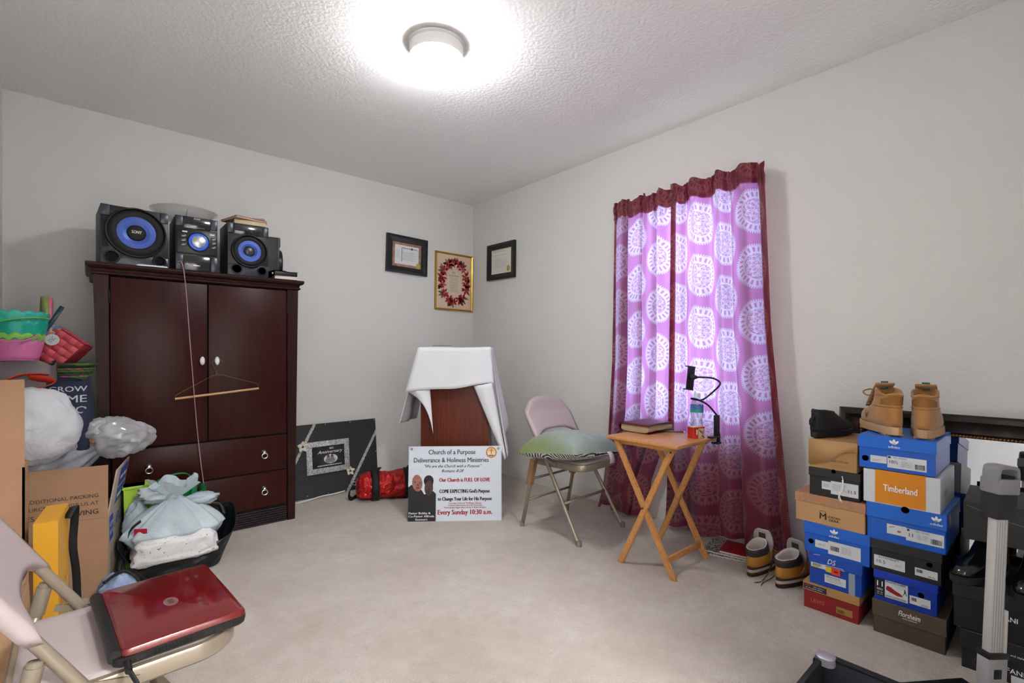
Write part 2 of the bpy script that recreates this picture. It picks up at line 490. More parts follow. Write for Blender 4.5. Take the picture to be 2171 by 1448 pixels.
# ------------------------------------------------------------------ stereo on the armoire
m_blk = mat('black_plastic', '#15171a', .38)
m_blkm = mat('black_matte', '#101113', .7)
m_gun = mat('gunmetal_plastic', '#343b44', .3, .35)
m_side = mat('speaker_side', '#2b2b2c', .55)
m_cone = mat('blue_cone', '#3d57a8', .38, .25)
m_coned = mat('blue_cone_dark', '#24366e', .4, .2)
m_white = mat('white_print', '#f0f0f0', .5)
m_hole = mat('port_black', '#020202', .8)
TOP = 1.5105
def woofer(p, x, z, r, y=0, cap=.3, dust=None):
    obj('trim_ring', lathe([(r, -.002), (r, .012), (r * .985, .020), (r * .955, .022), (r * .93, .016), (r * .925, .004)], 48, mtx=fr(x, z, y), cap=False), m_blk, p, True)
    w = obj('surround', lathe([(r * .935, .006), (r * .90, .008), (r * .82, .017), (r * .72, .017), (r * .62, .010)], 48, mtx=fr(x, z, y), cap=False), m_blkm, p, True)
    c = obj('cone', lathe([(r * .635, .0115), (r * .58, .0105), (r * .565, .012), (r * .54, .0085), (r * .525, .010), (r * .49, .007), (r * .475, .0085), (r * .43, .005), (r * .25, .0025)], 48, mtx=fr(x, z, y), cap=False), m_cone, p, True)
    obj('dust_cap', lathe([(r * .33, .003), (r * .26, .007), (r * .15, .010), (0, .011)], 32, mtx=fr(x, z, y)), dust or m_blkm, c, True)
def port(p, x, z, r, y=0):
    t = obj('bass_port', lathe([(r * .8, -.002), (r, .003), (r, .009), (r * .86, .012), (r * .78, .006), (r * .74, -.001)], 28, mtx=fr(x, z, y), cap=False), m_blk, p, True)
    obj('port_hole', lathe([(r * .8, .001), (0, .001)], 24, mtx=fr(x, z, y)), m_hole, t)
sb = thing('subwoofer', 'large black subwoofer with one wide blue cone, leftmost on the armoire', 'speaker', (.1825, 3.222, TOP), R(3))
bpart('cabinet', -.142, .142, .012, .29, 0, .302, m_side, sb, .004)
bpart('front_panel', -.142, .142, 0, .012, 0, .302, m_blk, sb, .003)
for s in (-1, 1): bpart('corner_plate', s * .142 - (.036 if s > 0 else 0), s * .142 + (.036 if s < 0 else 0), -.006, .004, .245, .302, m_gun, sb, .003)
bpart('side_recess', -.135, -.11, -.003, .003, .085, .235, m_blkm, sb, .002)
bpart('bottom_panel', -.142, .142, -.004, .004, 0, .055, m_gun, sb, .002)
woofer(sb, .003, .172, .130, -.004)
text(sb, 'SONY', .022, .003, .175, m_white, y=-.0165, bold=.0004, width=.042)
port(sb, -.098, .036, .034, -.003); port(sb, .102, .036, .030, -.003)

st = thing('mini_stereo', 'black mini stereo receiver with a round blue-lit dial, between speakers', 'stereo', (.456, 3.218, TOP))
bpart('cabinet', -.1, .1, .012, .27, 0, .305, m_side, st, .003)
bpart('front_panel', -.1, .1, 0, .014, 0, .305, m_blk, st, .003)
for s in (-1, 1):
    for z0, z1 in ((.245, .303), (.002, .088)):
        bpart('corner_plate', min(s * .1, s * .066), max(s * .1, s * .066), -.007, .003, z0, z1, m_gun, st, .003)
bpart('display', -.064, .064, -.004, .004, .238, .302, mat('display_dark', '#17171c', .12, coat=.5), st, .001)
decal('display_window', [rect(-.032, .02, .258, .278)], mat('lcd', '#23232a', .1), st, -.0045)
text(st, 'SONY', .014, .0, .294, m_white, y=-.0047, bold=.0002, width=.032)
decal('display_print', [rect(-.045 + i * .007, -.041 + i * .007, .245, .2465) for i in range(12)], m_white, st, -.0046)
bpart('control_deck', -.096, .096, -.010, .003, .095, .236, m_blk, st, .006)
dl = obj('dial_ring', lathe([(.054, 0), (.054, .008), (.050, .011), (.047, .008)], 40, mtx=fr(.006, .165, -.009), cap=False), m_blkm, st, True)
obj('dial_light', lathe([(.049, .006), (.042, .009), (.034, .007)], 40, mtx=fr(.006, .165, -.009), cap=False), mat('dial_blue', '#1c4db8', .25, emit=.35), dl, True)
obj('dial_knob', lathe([(.035, .004), (.035, .016), (.032, .018), (0, .0185)], 40, mtx=fr(.006, .165, -.009)), mat('brushed_aluminium', '#b4b6ba', .3, 1.), dl, 'auto')
for s in (-1, 1):
    for k in range(3):
        xc = .006 + s * .072
        b = bpart('button', xc - .014, xc + .014, -.0135, -.008, .132 + k * .024, .152 + k * .024, m_gun, st, .003)
        decal('button_mark', [rect(xc - .006, xc + .006, .140 + k * .024, .1425 + k * .024)], m_white, b, -.0139)
    bpart('button', .006 + s * .065 - .012, .006 + s * .065 + .012, -.0125, -.008, .212, .219, m_white, st, .001)
bpart('cassette_door', -.064, .064, -.003, .004, .004, .086, mat('smoked_plastic', '#1d1d1f', .15, coat=.5), st, .002)
decal('badge', [rect(-.018, .014, .03, .036)], mat('silver_print', '#b9b9bd', .3, .6), st, -.0035)

def sat(name, label, loc, rz):
    s = thing(name, label, 'speaker', loc, rz)
    bpart('cabinet', -.11, .11, .012, .222, 0, .31, m_side, s, .003)
    bpart('front_panel', -.11, .11, 0, .014, 0, .31, m_blk, s, .003)
    for k in (-1, 1): bpart('corner_plate', min(k * .11, k * .08), max(k * .11, k * .08), -.006, .004, .248, .309, m_gun, s, .003)
    bpart('horn', -.078, .078, -.004, .004, .245, .307, mat('horn_black', '#1c2026', .12, coat=.6), s, .004)
    obj('tweeter', lathe([(.012, .001), (.012, .005), (.008, .006), (.006, .002), (0, .004)], 20, mtx=fr(0, .262, -.003)), m_blkm, s, True)
    bpart('bottom_panel', -.11, .11, -.004, .004, 0, .07, m_gun, s, .003)
    woofer(s, .004, .150, .098, -.003, dust=m_gun)
    port(s, -.064, .038, .030, -.003); port(s, .072, .038, .027, -.003)
    return s
sat('bookshelf_speaker', 'black speaker with blue cone under a stack of books', (.717, 3.218, TOP), 0)
sat('bookshelf_speaker', 'black speaker turned sideways behind the book-laden speaker', (.965, 3.553, TOP), R(84))

# clear divided bowl on the stereo
m_clearp = mat_clear('clear_plastic', '#fdfdfd', .12, .07)
bw = thing('serving_bowl', 'clear plastic divided serving bowl on top of the stereo', 'bowl', (.415, 3.36, TOP + .3055))
obj('bowl_shell', lathe([(.0, .001), (.10, .001), (.115, .008), (.14, .03), (.155, .048), (.165, .052), (.166, .055), (.154, .052), (.138, .033), (.112, .011), (.0, .004)], 56), m_clearp, bw, True)
bm = bmesh.new()
for k in range(3):
    a = 2 * pi * k / 3 + .5
    tube([(.02 * cos(a), .02 * sin(a), .01), (.08 * cos(a), .08 * sin(a), .018), (.13 * cos(a), .13 * sin(a), .035)], .0, bm=bm, flat=(.004, .018))
obj('divider', bm, m_clearp, bw)
# stack on the right speaker
zt = TOP + .311
m_page = mat('book_pages', '#cbb79a', .8, bump=(200, .3, .002))
bk = thing('paperback_book', 'tan paperback at the bottom of the stack on the speaker', 'book', (.735, 3.30, zt), R(-4))
bpart('page_block', -.085, .085, -.075, .12, .002, .026, m_page, bk)
bpart('cover', -.088, .088, -.078, .123, .026, .029, mat('brown_cover', '#7d5137', .6), bk)
bk = thing('orange_book', 'thin orange book in the middle of the speaker-top stack', 'book', (.715, 3.305, zt + .0295), R(14))
bpart('page_block', -.09, .088, -.09, .10, .001, .008, m_page, bk)
bpart('cover', -.093, .09, -.093, .10, .008, .011, mat('orange_cover', '#b5512b', .5), bk)
bk = thing('jewel_case', 'clear disc case topping the books on the speaker', 'case', (.76, 3.30, zt + .041), R(-22))
bpart('tray', -.07, .07, -.06, .062, .0, .006, mat('grey_tray', '#8d9096', .3), bk)
bpart('lid', -.071, .071, -.062, .063, .0065, .0095, mat('clear_lid_grey', '#c2c5c8', .1, coat=.5), bk)
bk = thing('disc_case', 'flat silver disc case in front of the subwoofer', 'case', (.252, 3.202, TOP), R(-3))
bpart('tray', -.066, .066, -.014, .006, .0, .004, mat('silver_case', '#b7bcc2', .2, .5), bk)
bpart('lid', -.060, .064, -.012, .006, .0045, .008, mat('silver_case2', '#8d949c', .2, .5), bk)
# book stack at the right end of the armoire
bk = thing('white_book', 'white book under a black zipped cover at the armoire end', 'book', (.925, 3.27, TOP), R(-3))
bpart('page_block', -.062, .062, -.07, .08, .002, .02, mat('white_pages', '#d8cfc6', .8, bump=(200, .3, .002)), bk)
bpart('cover', -.065, .065, -.073, .083, .0, .002, m_blkm, bk)
bpart('cover', -.065, .065, -.073, .083, .02, .0215, mat('white_cover', '#d5c9c6', .5), bk)
bk = thing('zipped_book_cover', 'black leather zipped book cover on the armoire end', 'book', (.918, 3.265, TOP + .022), R(4))
m_leather = mat('black_leather', '#141517', .42, bump=(60, .5, .004))
obj('cover', surf(lambda u, v: (-.075 + .15 * u, -.08 + .17 * v, .028 + .004 * sin(7 * u + 3 * v) * (1 - abs(2 * u - 1))), 14, 10), m_leather, bk, True)
obj('body', box(-.07, .07, -.074, .085, 0, .026, .006), m_leather, bk, 'auto')
obj('zipper_pull', tube([(-.078, -.07, .012), (-.086, -.082, .008), (-.084, -.086, .002)], .004, 6), mat('cream_tag', '#cdc3b0', .6), bk, True)

# pink cable
cp = [(.37, 3.206, 1.555), (.378, 3.188, 1.552), (.388, 3.178, 1.51), (.400, 3.174, 1.38), (.415, 3.178, 1.15), (.432, 3.18, .9), (.447, 3.18, .68), (.467, 3.178, .45), (.49, 3.17, .25), (.50, 3.12, .16), (.49, 3.06, .12)]
tag(obj('audio_cable', tube(cat(cp, 6), .0022, 6), mat('pink_cable', '#b98a9c', .45), None, True), 'thin pink cable hanging from the stereo down the armoire', 'cable')

# ------------------------------------------------------------------ wall hangings
def frame_part(p, w, h, fw, d, m, inset=.006, name='frame'):
    bm = bmesh.new()
    A = [(0, 0, 0), (0, d, 0)]
    prof = [(0, 0), (0, -d), (fw * .35, -d * 1.05), (fw * .8, -d * .7), (fw, -d * .62), (fw, 0)]
    rings = []
    for sx, sz in ((-1, -1), (1, -1), (1, 1), (-1, 1)):
        rings.append([bm.verts.new((sx * (w / 2 - o), y, sz * (h / 2 - o))) for o, y in prof])
    k = len(prof)
    for i in range(4):
        a, b = rings[i], rings[(i + 1) % 4]
        for j in range(k): bm.faces.new((a[j], a[(j + 1) % k], b[(j + 1) % k], b[j]))
    return obj(name, bm, m, p)
m_bframe = mat('black_frame', '#17181a', .32)
m_cream = mat('cream_paper', '#d9d9cf', .75)
m_ink = mat('dark_ink', '#3c3c40', .7)
m_seal = mat('gold_seal', '#c2a04c', .35, .5)
def lines(x0, x1, z0, dz, n, h, seed, ragged=.25):
    rr = random.Random(seed); out = []
    for i in range(n):
        a = x0 + rr.uniform(0, ragged * .4) * (x1 - x0); b = x1 - rr.uniform(0, ragged) * (x1 - x0)
        while a < b:
            e = min(b, a + rr.uniform(.006, .022)); out.append(rect(a, e, z0 - i * dz, z0 - i * dz + h)); a = e + .003
    return out
GY = -.006
c1 = thing('framed_certificate', 'black framed certificate with a brown border on the back wall', 'picture', (2.022, YB - .003, 1.878), 0, ry=R(1.5))
frame_part(c1, .385, .315, .055, .022, m_bframe)
decal('border_mat', [rect(-.14, .14, -.105, .105)], mat('brown_border', '#a98570', .7, var=('#8f6c5c', 30, .4, .6)), c1, GY)
decal('paper', [rect(-.112, .112, -.08, .08)], mat('white_paper', '#dcdee0', .75), c1, GY - .0006)
decal('print_lines', lines(-.05, .095, .025, .011, 7, .0016, 3) + lines(-.105, -.06, .03, .012, 6, .0016, 5), m_ink, c1, GY - .001)
decal('heading', [rect(-.05, -.045, -.06, .06)] + lines(-.045, .10, .055, .012, 1, .006, 9, .05) + [ell(.045, .058, .009, .011)], mat('brown_ink', '#5b503f', .7), c1, GY - .0011)
decal('gold_seal', [ell(.11, -.078, .021, .023)], m_seal, c1, GY - .0014)
c2 = thing('framed_certificate', 'black framed cream certificate on the window wall by the corner', 'picture', (XR - .003, 3.243, 1.857), R(-90), ry=R(1))
frame_part(c2, .375, .315, .05, .022, m_bframe)
decal('paper', [rect(-.14, .14, -.11, .11)], m_cream, c2, GY)
decal('print_lines', lines(-.10, .10, .085, .03, 2, .0025, 13, .3) + lines(-.11, .11, .02, .013, 6, .0018, 11), mat('grey_ink', '#75756d', .7), c2, GY - .0008)
decal('gold_seal', [ell(.095, -.07, .022, .026)], m_seal, c2, GY - .0014)
# wreath picture
m_gold = mat('gold_frame', '#b98f38', .28, .85)
pr = thing('wreath_picture', 'gold framed prayer print ringed by red flowers, in the corner', 'picture', (2.503, YB - .003, 1.698), 0, ry=R(.6))
frame_part(pr, .41, .52, .016, .016, m_gold)
decal('print', [rect(-.192, .192, -.247, .247)], mat('peach_print', '#d8b698', .7, var=('#d9c4ae', 4, .3, .7)), pr, GY)
rr = random.Random(4)
reds, greens, whites = [], [], []
for k in range(15):
    a = 2 * pi * k / 15 + rr.uniform(-.1, .1)
    cx, cz = .135 * cos(a) + .004, .175 * sin(a)
    for j in range(7):
        t = 2 * pi * j / 7 + rr.uniform(-.3, .3); L = rr.uniform(.042, .060)
        reds.append([(cx, cz), (cx + L * .6 * cos(t - .38), cz + L * .6 * sin(t - .38)), (cx + L * cos(t), cz + L * sin(t)), (cx + L * .6 * cos(t + .38), cz + L * .6 * sin(t + .38))])
    for j in range(3):
        t = a + rr.uniform(-1.2, 1.2); ox, oz = cx + .035 * cos(t), cz + .035 * sin(t); L = rr.uniform(.034, .05)
        ox = max(-.15, min(.15, ox))
        greens.append(ell(ox, oz, L * .75, .011, 10, rot=t))
    for j in range(4):
        whites.append(ell(cx * .86 + rr.uniform(-.02, .02), cz * .86 + rr.uniform(-.02, .02), .0035, .0035, 6))
decal('leaves', greens, mat('print_green', '#56604a', .7, var=('#7d8468', 20, .4, .6)), pr, GY - .0006)
decal('flowers', reds, mat('print_red', '#a81a1f', .65, var=('#7d1014', 40, .4, .65)), pr, GY - .0010)
decal('berries', whites, mat('print_cream', '#d8cdbd', .7), pr, GY - .0014)
decal('verse_panel', [ell(0, -.005, .078, .115, 24)], mat('print_cream2', '#d9c9b0', .7), pr, GY - .0012)
m_pink_ink = mat('verse_ink', '#5a5347', .7)
text(pr, 'The', .026, -.01, .085, m_pink_ink, y=GY - .0018, shear=.25)
text(pr, "Lord's Prayer", .026, -.004, .057, m_pink_ink, y=GY - .0018, shear=.25, width=.115)
decal('verse_lines', lines(-.052, .05, .035, .0125, 11, .0022, 21, .15), m_pink_ink, pr, GY - .0018)
# ------------------------------------------------------------------ black board against the back wall
bd = thing('poster_board', 'black display board with silver ribbon strips leaning by the armoire', 'board', (1.33, 3.585, 0), R(1), rx=R(-6))
bw_, bh_ = .80, .53
m_board = mat('black_foamboard', '#2b2c2e', .5)
bpart('panel', -.29, bw_ / 2, 0, .006, 0, bh_, m_board, bd)
def glit(name, c1, c2, sc):
    m = mat(name, c1, .35, .5, bump=(sc, .8, .004)); g = N(m); b = g.n['Principled BSDF']
    v = g.new('ShaderNodeTexVoronoi'); v.inputs['Scale'].default_value = sc; g.l.new(g.coord(), v.inputs['Vector'])
    g.l.new(g.mix(g.ramp(g.m('FRACT', g.m('MULTIPLY', v.outputs['Color'], 3.3)), .2, .9), lin(c1), lin(c2)), b.inputs['Base Color'])
    return m
m_glit = glit('silver_glitter', '#7f8183', '#e2e3e4', 260)
decal('ribbon', [[(-.29, .175), (-.29, .135), (-.068, .53), (-.092, .53)]], m_glit, bd, -.0012)
decal('ribbon', [[(.135, .0), (.162, .0), (.40, .405), (.40, .445)]], m_glit, bd, -.0012)
fp = obj('photo_frame', box(-.235, .085, -.012, -.001, .165, .40, .002), m_glit, bd, 'auto'); fp.location = (.085, 0, 0)
decal('photo', [rect(-.195, .045, .205, .362)], mat('photo_dark', '#1d1e21', .4, var=('#34363b', 14, .45, .7)), fp, -.0125)
decal('photo_spot', [ell(-.06, .265, .052, .034)], mat('photo_white', '#c9ccd2', .4), fp, -.0128)
decal('photo_people', [ell(-.078, .272, .013, .022), ell(-.05, .272, .013, .022), ell(-.08, .252, .022, .018), ell(-.048, .252, .022, .018)], mat('photo_grey', '#8d8a88', .5), fp, -.0131)
decal('photo_faces', [ell(-.079, .287, .009, .011), ell(-.049, .287, .009, .011)], mat('photo_skin', '#6b4637', .5), fp, -.0134)
text(fp, '4th', .026, -.055, .343, m_white, y=-.0132, shear=.3)
text(fp, 'Anniversary', .032, -.065, .318, m_white, y=-.0132, shear=.4, width=.19)
decal('photo_caption', lines(-.16, .03, .218, .01, 1, .005, 8, .05), m_white, fp, -.0132)
def flower(x, z, r):
    bm = bmesh.new()
    for k in range(5):
        a = 2 * pi * k / 5 + .3
        def fn(u, v, a=a):
            rr_ = r * v; w = .62 * r * sin(pi * min(1, v * .9 + .08)) * (u - .5) * 2 * .62
            return (x + rr_ * cos(a) - w * sin(a), -.004 - .012 * v * v - .005 * (1 - (2 * u - 1) ** 2), z + rr_ * sin(a) + w * cos(a))
        surf(fn, 4, 5, bm=bm)
    f = obj('fabric_flower', bm, mat('ivory_petal', '#d9d5c5', .8), bd, True); solid(f, .0012)
    obj('flower_centre', lathe([(.009, 0), (.008, .006), (.004, .010), (0, .011)], 12, mtx=fr(x, z, -.006)), mat('flower_brown', '#5a4326', .6), f, True)
flower(-.172, .375, .042); flower(.172, .15, .036)
pb = bmesh.new()
for x, z in [(-.22, .516), (0, .522), (.19, .52), (.39, .52), (.392, .40), (.392, .27), (.392, .13), (.15, .02), (0, .015), (-.15, .02)]:
    lathe([(.0035, 0), (.0025, .002), (0, .003)], 8, pb, fr(x, z, -.001))
obj('pearl_pins', pb, mat('pearl', '#e4e2da', .25), bd, True)
cords = cat([(1.02, 3.50, .006), (1.15, 3.52, .006), (1.26, 3.545, .012), (1.36, 3.555, .01), (1.45, 3.57, .012)], 6)
tag(obj('power_cord', tube(cords, .005, 8), mat('white_cord', '#d5d2ca', .5), None, True), 'white cord lying along the foot of the black display board', 'cord')

# ------------------------------------------------------------------ red metallic bag
rb = thing('duffel_bag', 'shiny red metallic duffel bag with black straps on the floor', 'bag', (1.70, 3.22, 0), R(-21))
m_red = mat('red_foil', '#a81414', .3, .3, bump=(22, 1.0, .03))
def duf(u, v):
    a = 2 * pi * u; x = -.29 + .44 * v
    e = min(1., min(v, 1 - v) * 9) ** .5
    r = .105 * (.45 + .55 * e) * (1 + .16 * nz((x * 7, cos(a) * 1.3, sin(a) * 1.3), 1.5, 3) - .13 * abs(nz((x * 15, cos(a) * 2, sin(a) * 2), 1.6, 7)))
    return (x, r * cos(a) * 1.02, max(.003, .095 + r * sin(a) * .95))
bm = surf(duf, 44, 46, True, cap0=True, cap1=True)
obj('body', bm, m_red, rb, True)
m_strap = mat('black_webbing', '#0f0f10', .7)
for x in (-.16, .07):
    w = .052
    def st_(u, v, x=x, w=w):
        a = R(-62) + R(304) * u - R(90) + R(62)
        a = R(-180) + R(360) * u
        r = .1085 * (1 + .02 * sin(5 * a))
        return (x - w / 2 + w * v, r * cos(a) * 1.04, max(.002, .096 + r * sin(a) * .98))
    s = obj('strap', surf(st_, 36, 2, True), m_strap, rb, True); solid(s, .003, 1)
    obj('strap_handle', tube(cat([(x, -.05, .19), (x + .015, -.02, .215), (x + .03, .02, .218), (x + .02, .05, .195)], 5), 0, flat=(.04, .004)), m_strap, s)
obj('end_piping', tube([(-.272, .075 * cos(t), .095 + .075 * sin(t)) for t in [2 * pi * i / 20 for i in range(20)]], .005, 6, closed=True), m_strap, rb, True)
obj('clip_ring', tube([(-.30 + .012 * cos(t), -.03, .13 + .012 * sin(t)) for t in [2 * pi * i / 14 for i in range(14)]], .0025, 6, closed=True), m_chrome, rb, True)
obj('shoulder_strap', tube(cat([(-.30, -.03, .12), (-.33, -.02, .08), (-.335, .0, .03), (-.31, .02, .008), (-.27, .10, .006)], 5), 0, flat=(.028, .004)), m_strap, rb)

# ------------------------------------------------------------------ lectern with white cloth
RZ = -atan2(.6587, .7524)
lc = thing('lectern', 'reddish-brown wooden lectern standing in the corner', 'lectern', (1.794, 2.616, 0), RZ)
m_mahog = wood('mahogany_laminate', '#4a2118', '#642f20', .35, (14, 14, .7), 6)
bpart('front_panel', -.223, .223, 0, .018, .02, 1.06, m_mahog, lc, .002)
for s in (-1, 1): bpart('side_panel', min(s * .205, s * .223), max(s * .205, s * .223), .018, .38, .02, 1.06, m_mahog, lc)
obj('top_board', frustum(-.23, .23, -.23, .23, -.01, .40, 1.06, 1.085), m_mahog, lc)
bpart('base_board', -.24, .24, -.01, .40, 0, .03, m_mahog, lc, .004)
bpart('shelf', -.205, .205, .03, .37, .60, .618, m_mahog, lc)
m_cloth = mat('white_cotton', '#dfe1e6', .85, bump=(5, .25, .03), spec=.2)
cl = thing('draped_cloth', 'white cotton cloth draped over the lectern top', 'cloth', (1.794, 2.616, 0), RZ)
zt = 1.0875
bm = bmesh.new()
def topfront(u, v):        # v 0..1: back of top -> front edge -> front hem
    x = -.236 + .472 * u
    if v < .45: return (x, .41 - .43 * v / .45, zt + .002 * sin(8 * u))
    t = (v - .45) / .55
    hem = .80 + .055 * u + .006 * sin(9 * u)
    fl = t * (.075 if u < .5 else .02) * abs(2 * u - 1) ** 2
    return (x + (-fl if u < .5 else fl), -.022 - .012 * sin(pi * u * 3 + 1) * t - .03 * t, zt + (hem - zt) * t)
surf(topfront, 26, 24, bm=bm)
def left(u, v):            # u: front->back along the side, v: top->hem
    hem = .60 - .03 * u
    t = v
    w = .012 * sin(9 * u + 1.5) * t
    return (-.236 - .105 * t ** 1.2 - w, -.02 - .02 * t + (.43 + .03 * t) * u, zt + (hem - zt) * t)
surf(left, 16, 18, bm=bm)
def right(u, v):
    hem = .38 + .16 * u
    t = v
    w = .014 * sin(8 * u + .5) * t
    return (.236 + .10 * t ** 1.1 + w, -.02 - .035 * t + (.43 + .03 * t) * u, zt + (hem - zt) * t)
surf(right, 16, 22, bm=bm)
def foldl(u, v):           # corner of the cloth hanging in front, left
    x0 = -.30 + .125 * v; x1 = -.155 + .022 * v
    return (x0 + (x1 - x0) * u * (1 - .0 * v), -.035 - .03 * sin(pi * u) * (1 - v) - .012 * v, .80 + .02 * u - .29 * v * (.25 + .75 * u))
surf(foldl, 10, 14, bm=bm)
def foldr(u, v):
    x0 = .125 + .20 * v; x1 = .245 + .09 * v
    return (x0 + (x1 - x0) * u, -.04 - .025 * sin(pi * u) * (1 - .5 * v), .86 - .02 * (1 - u) - .48 * v)
surf(foldr, 10, 16, bm=bm)
o = obj('cloth', bm, m_cloth, cl, True); solid(o, .002, 1)
bk = thing('dark_booklet', 'thin dark booklet lying on the cloth-covered lectern', 'book', (1.83, 2.82, 1.092), RZ + R(8))
bpart('page_block', -.06, .06, -.08, .06, 0, .006, m_cream, bk)
bpart('cover', -.063, .063, -.083, .063, .006, .009, mat('dark_cover', '#26282b', .4), bk)

# ------------------------------------------------------------------ church sign
sg = thing('church_sign', 'white printed church sign with a couple\'s photo, leaning on the lectern', 'sign', (1.721, 2.509, 0), RZ + R(2.3), rx=R(-5))
sw, sh = .585, .462
bpart('panel', -sw / 2, sw / 2, 0, .004, 0, sh, mat('sign_white', '#c9d0da', .4), sg)
m_navy = mat('sign_navy', '#10121f', .5); m_sred = mat('sign_red', '#9c0f12', .5); m_sblk = mat('sign_black', '#17181b', .5)
def st(s, size, x, z, m, **k): return text(sg, s, size, x, z, m, **k)
st('Church of a Purpose', .042, -.02, .425, m_navy, width=.295, bold=.0009)
st('Deliverance & Holiness Ministries', .042, -.025, .375, m_navy, width=.47, bold=.0009)
st('"We are the Church with a Purpose"', .026, -.02, .338, m_navy, shear=.5, width=.36, bold=.0004)
st('Romans 8:28', .026, -.02, .308, m_navy, shear=.5, width=.14, bold=.0004)
st('Our Church is FULL OF LOVE', .034, .06, .252, m_sred, width=.318, bold=.0022)
st("COME EXPECTING God's Purpose", .032, .06, .182, m_sblk, width=.315, bold=.0022)
st('to Change Your Life for His Purpose', .032, .062, .135, m_sblk, width=.338, bold=.0022)
st('Sunday School 9:30am Sharp', .0145, .063, .109, m_sred, width=.205, bold=.0003)
st('Children and Adults Are All Welcome', .0135, .063, .0955, m_sred, width=.215, bold=.0002)
st('Wednesday Night Bible Study 7:30pm-8:30pm', .0125, .063, .082, m_sred, width=.265, bold=.0002)
st('Every Sunday 10:30 a.m.', .042, .063, .053, m_sred, width=.34, bold=.0024)
# printed photograph of two people in black coats
x0 = -sw / 2
decal('coat_print', [[(x0, 0), (x0 + .173, 0), (x0 + .173, .168), (x0 + .155, .185), (x0 + .10, .165), (x0 + .085, .19), (x0 + .02, .225), (x0, .21)]], m_sblk, sg, -.0006)
m_sk1 = mat('print_skin_light', '#9c6a58', .5, var=('#7b4b3d', 26, .35, .7)); m_sk2 = mat('print_skin_dark', '#523430', .5, var=('#3b2422', 26, .35, .7))
decal('hair_print', [ell(x0 + .127, .248, .031, .035), [(x0 + .096, .25), (x0 + .11, .20), (x0 + .15, .20), (x0 + .158, .25)]], mat('print_hair', '#1d1a1f', .5), sg, -.0008)
decal('face_print', [ell(x0 + .056, .235, .032, .052, 24, rot=.1)], m_sk1, sg, -.0010)
decal('face_print', [ell(x0 + .128, .204, .027, .046, 24, rot=-.05)], m_sk2, sg, -.0011)
decal('face_detail', [rect(x0 + .034, x0 + .088, .2435, .2447), ell(x0 + .045, .239, .006, .0022), ell(x0 + .073, .238, .006, .0022), rect(x0 + .036, x0 + .054, .2325, .2333), rect(x0 + .064, x0 + .082, .2320, .2328), [(x0 + .059, .232), (x0 + .054, .220), (x0 + .066, .220)], ell(x0 + .06, .206, .012, .0025), ell(x0 + .117, .214, .005, .0022), ell(x0 + .14, .214, .005, .0022), ell(x0 + .13, .178, .010, .0025), [(x0 + .127, .206), (x0 + .122, .193), (x0 + .135, .193)]], mat('print_feature', '#2b1a1a', .5), sg, -.0014)
for s, z in (('Pastor Bobby &', .05), ('Co-Pastor Alfreda', .031), ('Stewart', .0115)):
    text(sg, s, .018, x0 + (.072 if z > .04 else .083), z, m_white, y=-.0014, bold=.0005, width={.05: .135, .031: .16, .0115: .075}[z])
lx, lz = .228, .422
em = decal('emblem', [ell(lx, lz, .034, .034, 32)], mat('emblem_orange', '#b0602a', .5), sg, -.0008)
decal('emblem_disc', [ell(lx, lz, .028, .028, 28)], mat('emblem_cream', '#d8b77a', .5), em, -.0010)
decal('emblem_book', [[(lx - .022, lz - .012), (lx, lz - .006), (lx + .022, lz - .012), (lx + .022, lz + .003), (lx, lz - .002), (lx - .022, lz + .003)]], mat('emblem_white', '#cdd3dd', .5), em, -.0014)
decal('emblem_cross', [rect(lx - .002, lx + .002, lz - .01, lz + .025), rect(lx - .009, lx + .009, lz + .012, lz + .016)], mat('emblem_brown', '#8a4a1c', .5), em, -.0016)
decal('emblem_base', [[(lx - .018, lz - .017), (lx + .018, lz - .017), (lx + .012, lz - .023), (lx - .012, lz - .023)]], mat('emblem_red', '#7a2718', .5), em, -.0016)
for x in (-.275, .272):
    obj('grommet', lathe([(.0035, .0005), (.0035, .002), (.007, .002), (.008, 0)], 16, mtx=fr(x, .446, 0), cap=False), mat('grommet_grey', '#77756f', .3, .9), sg, True)

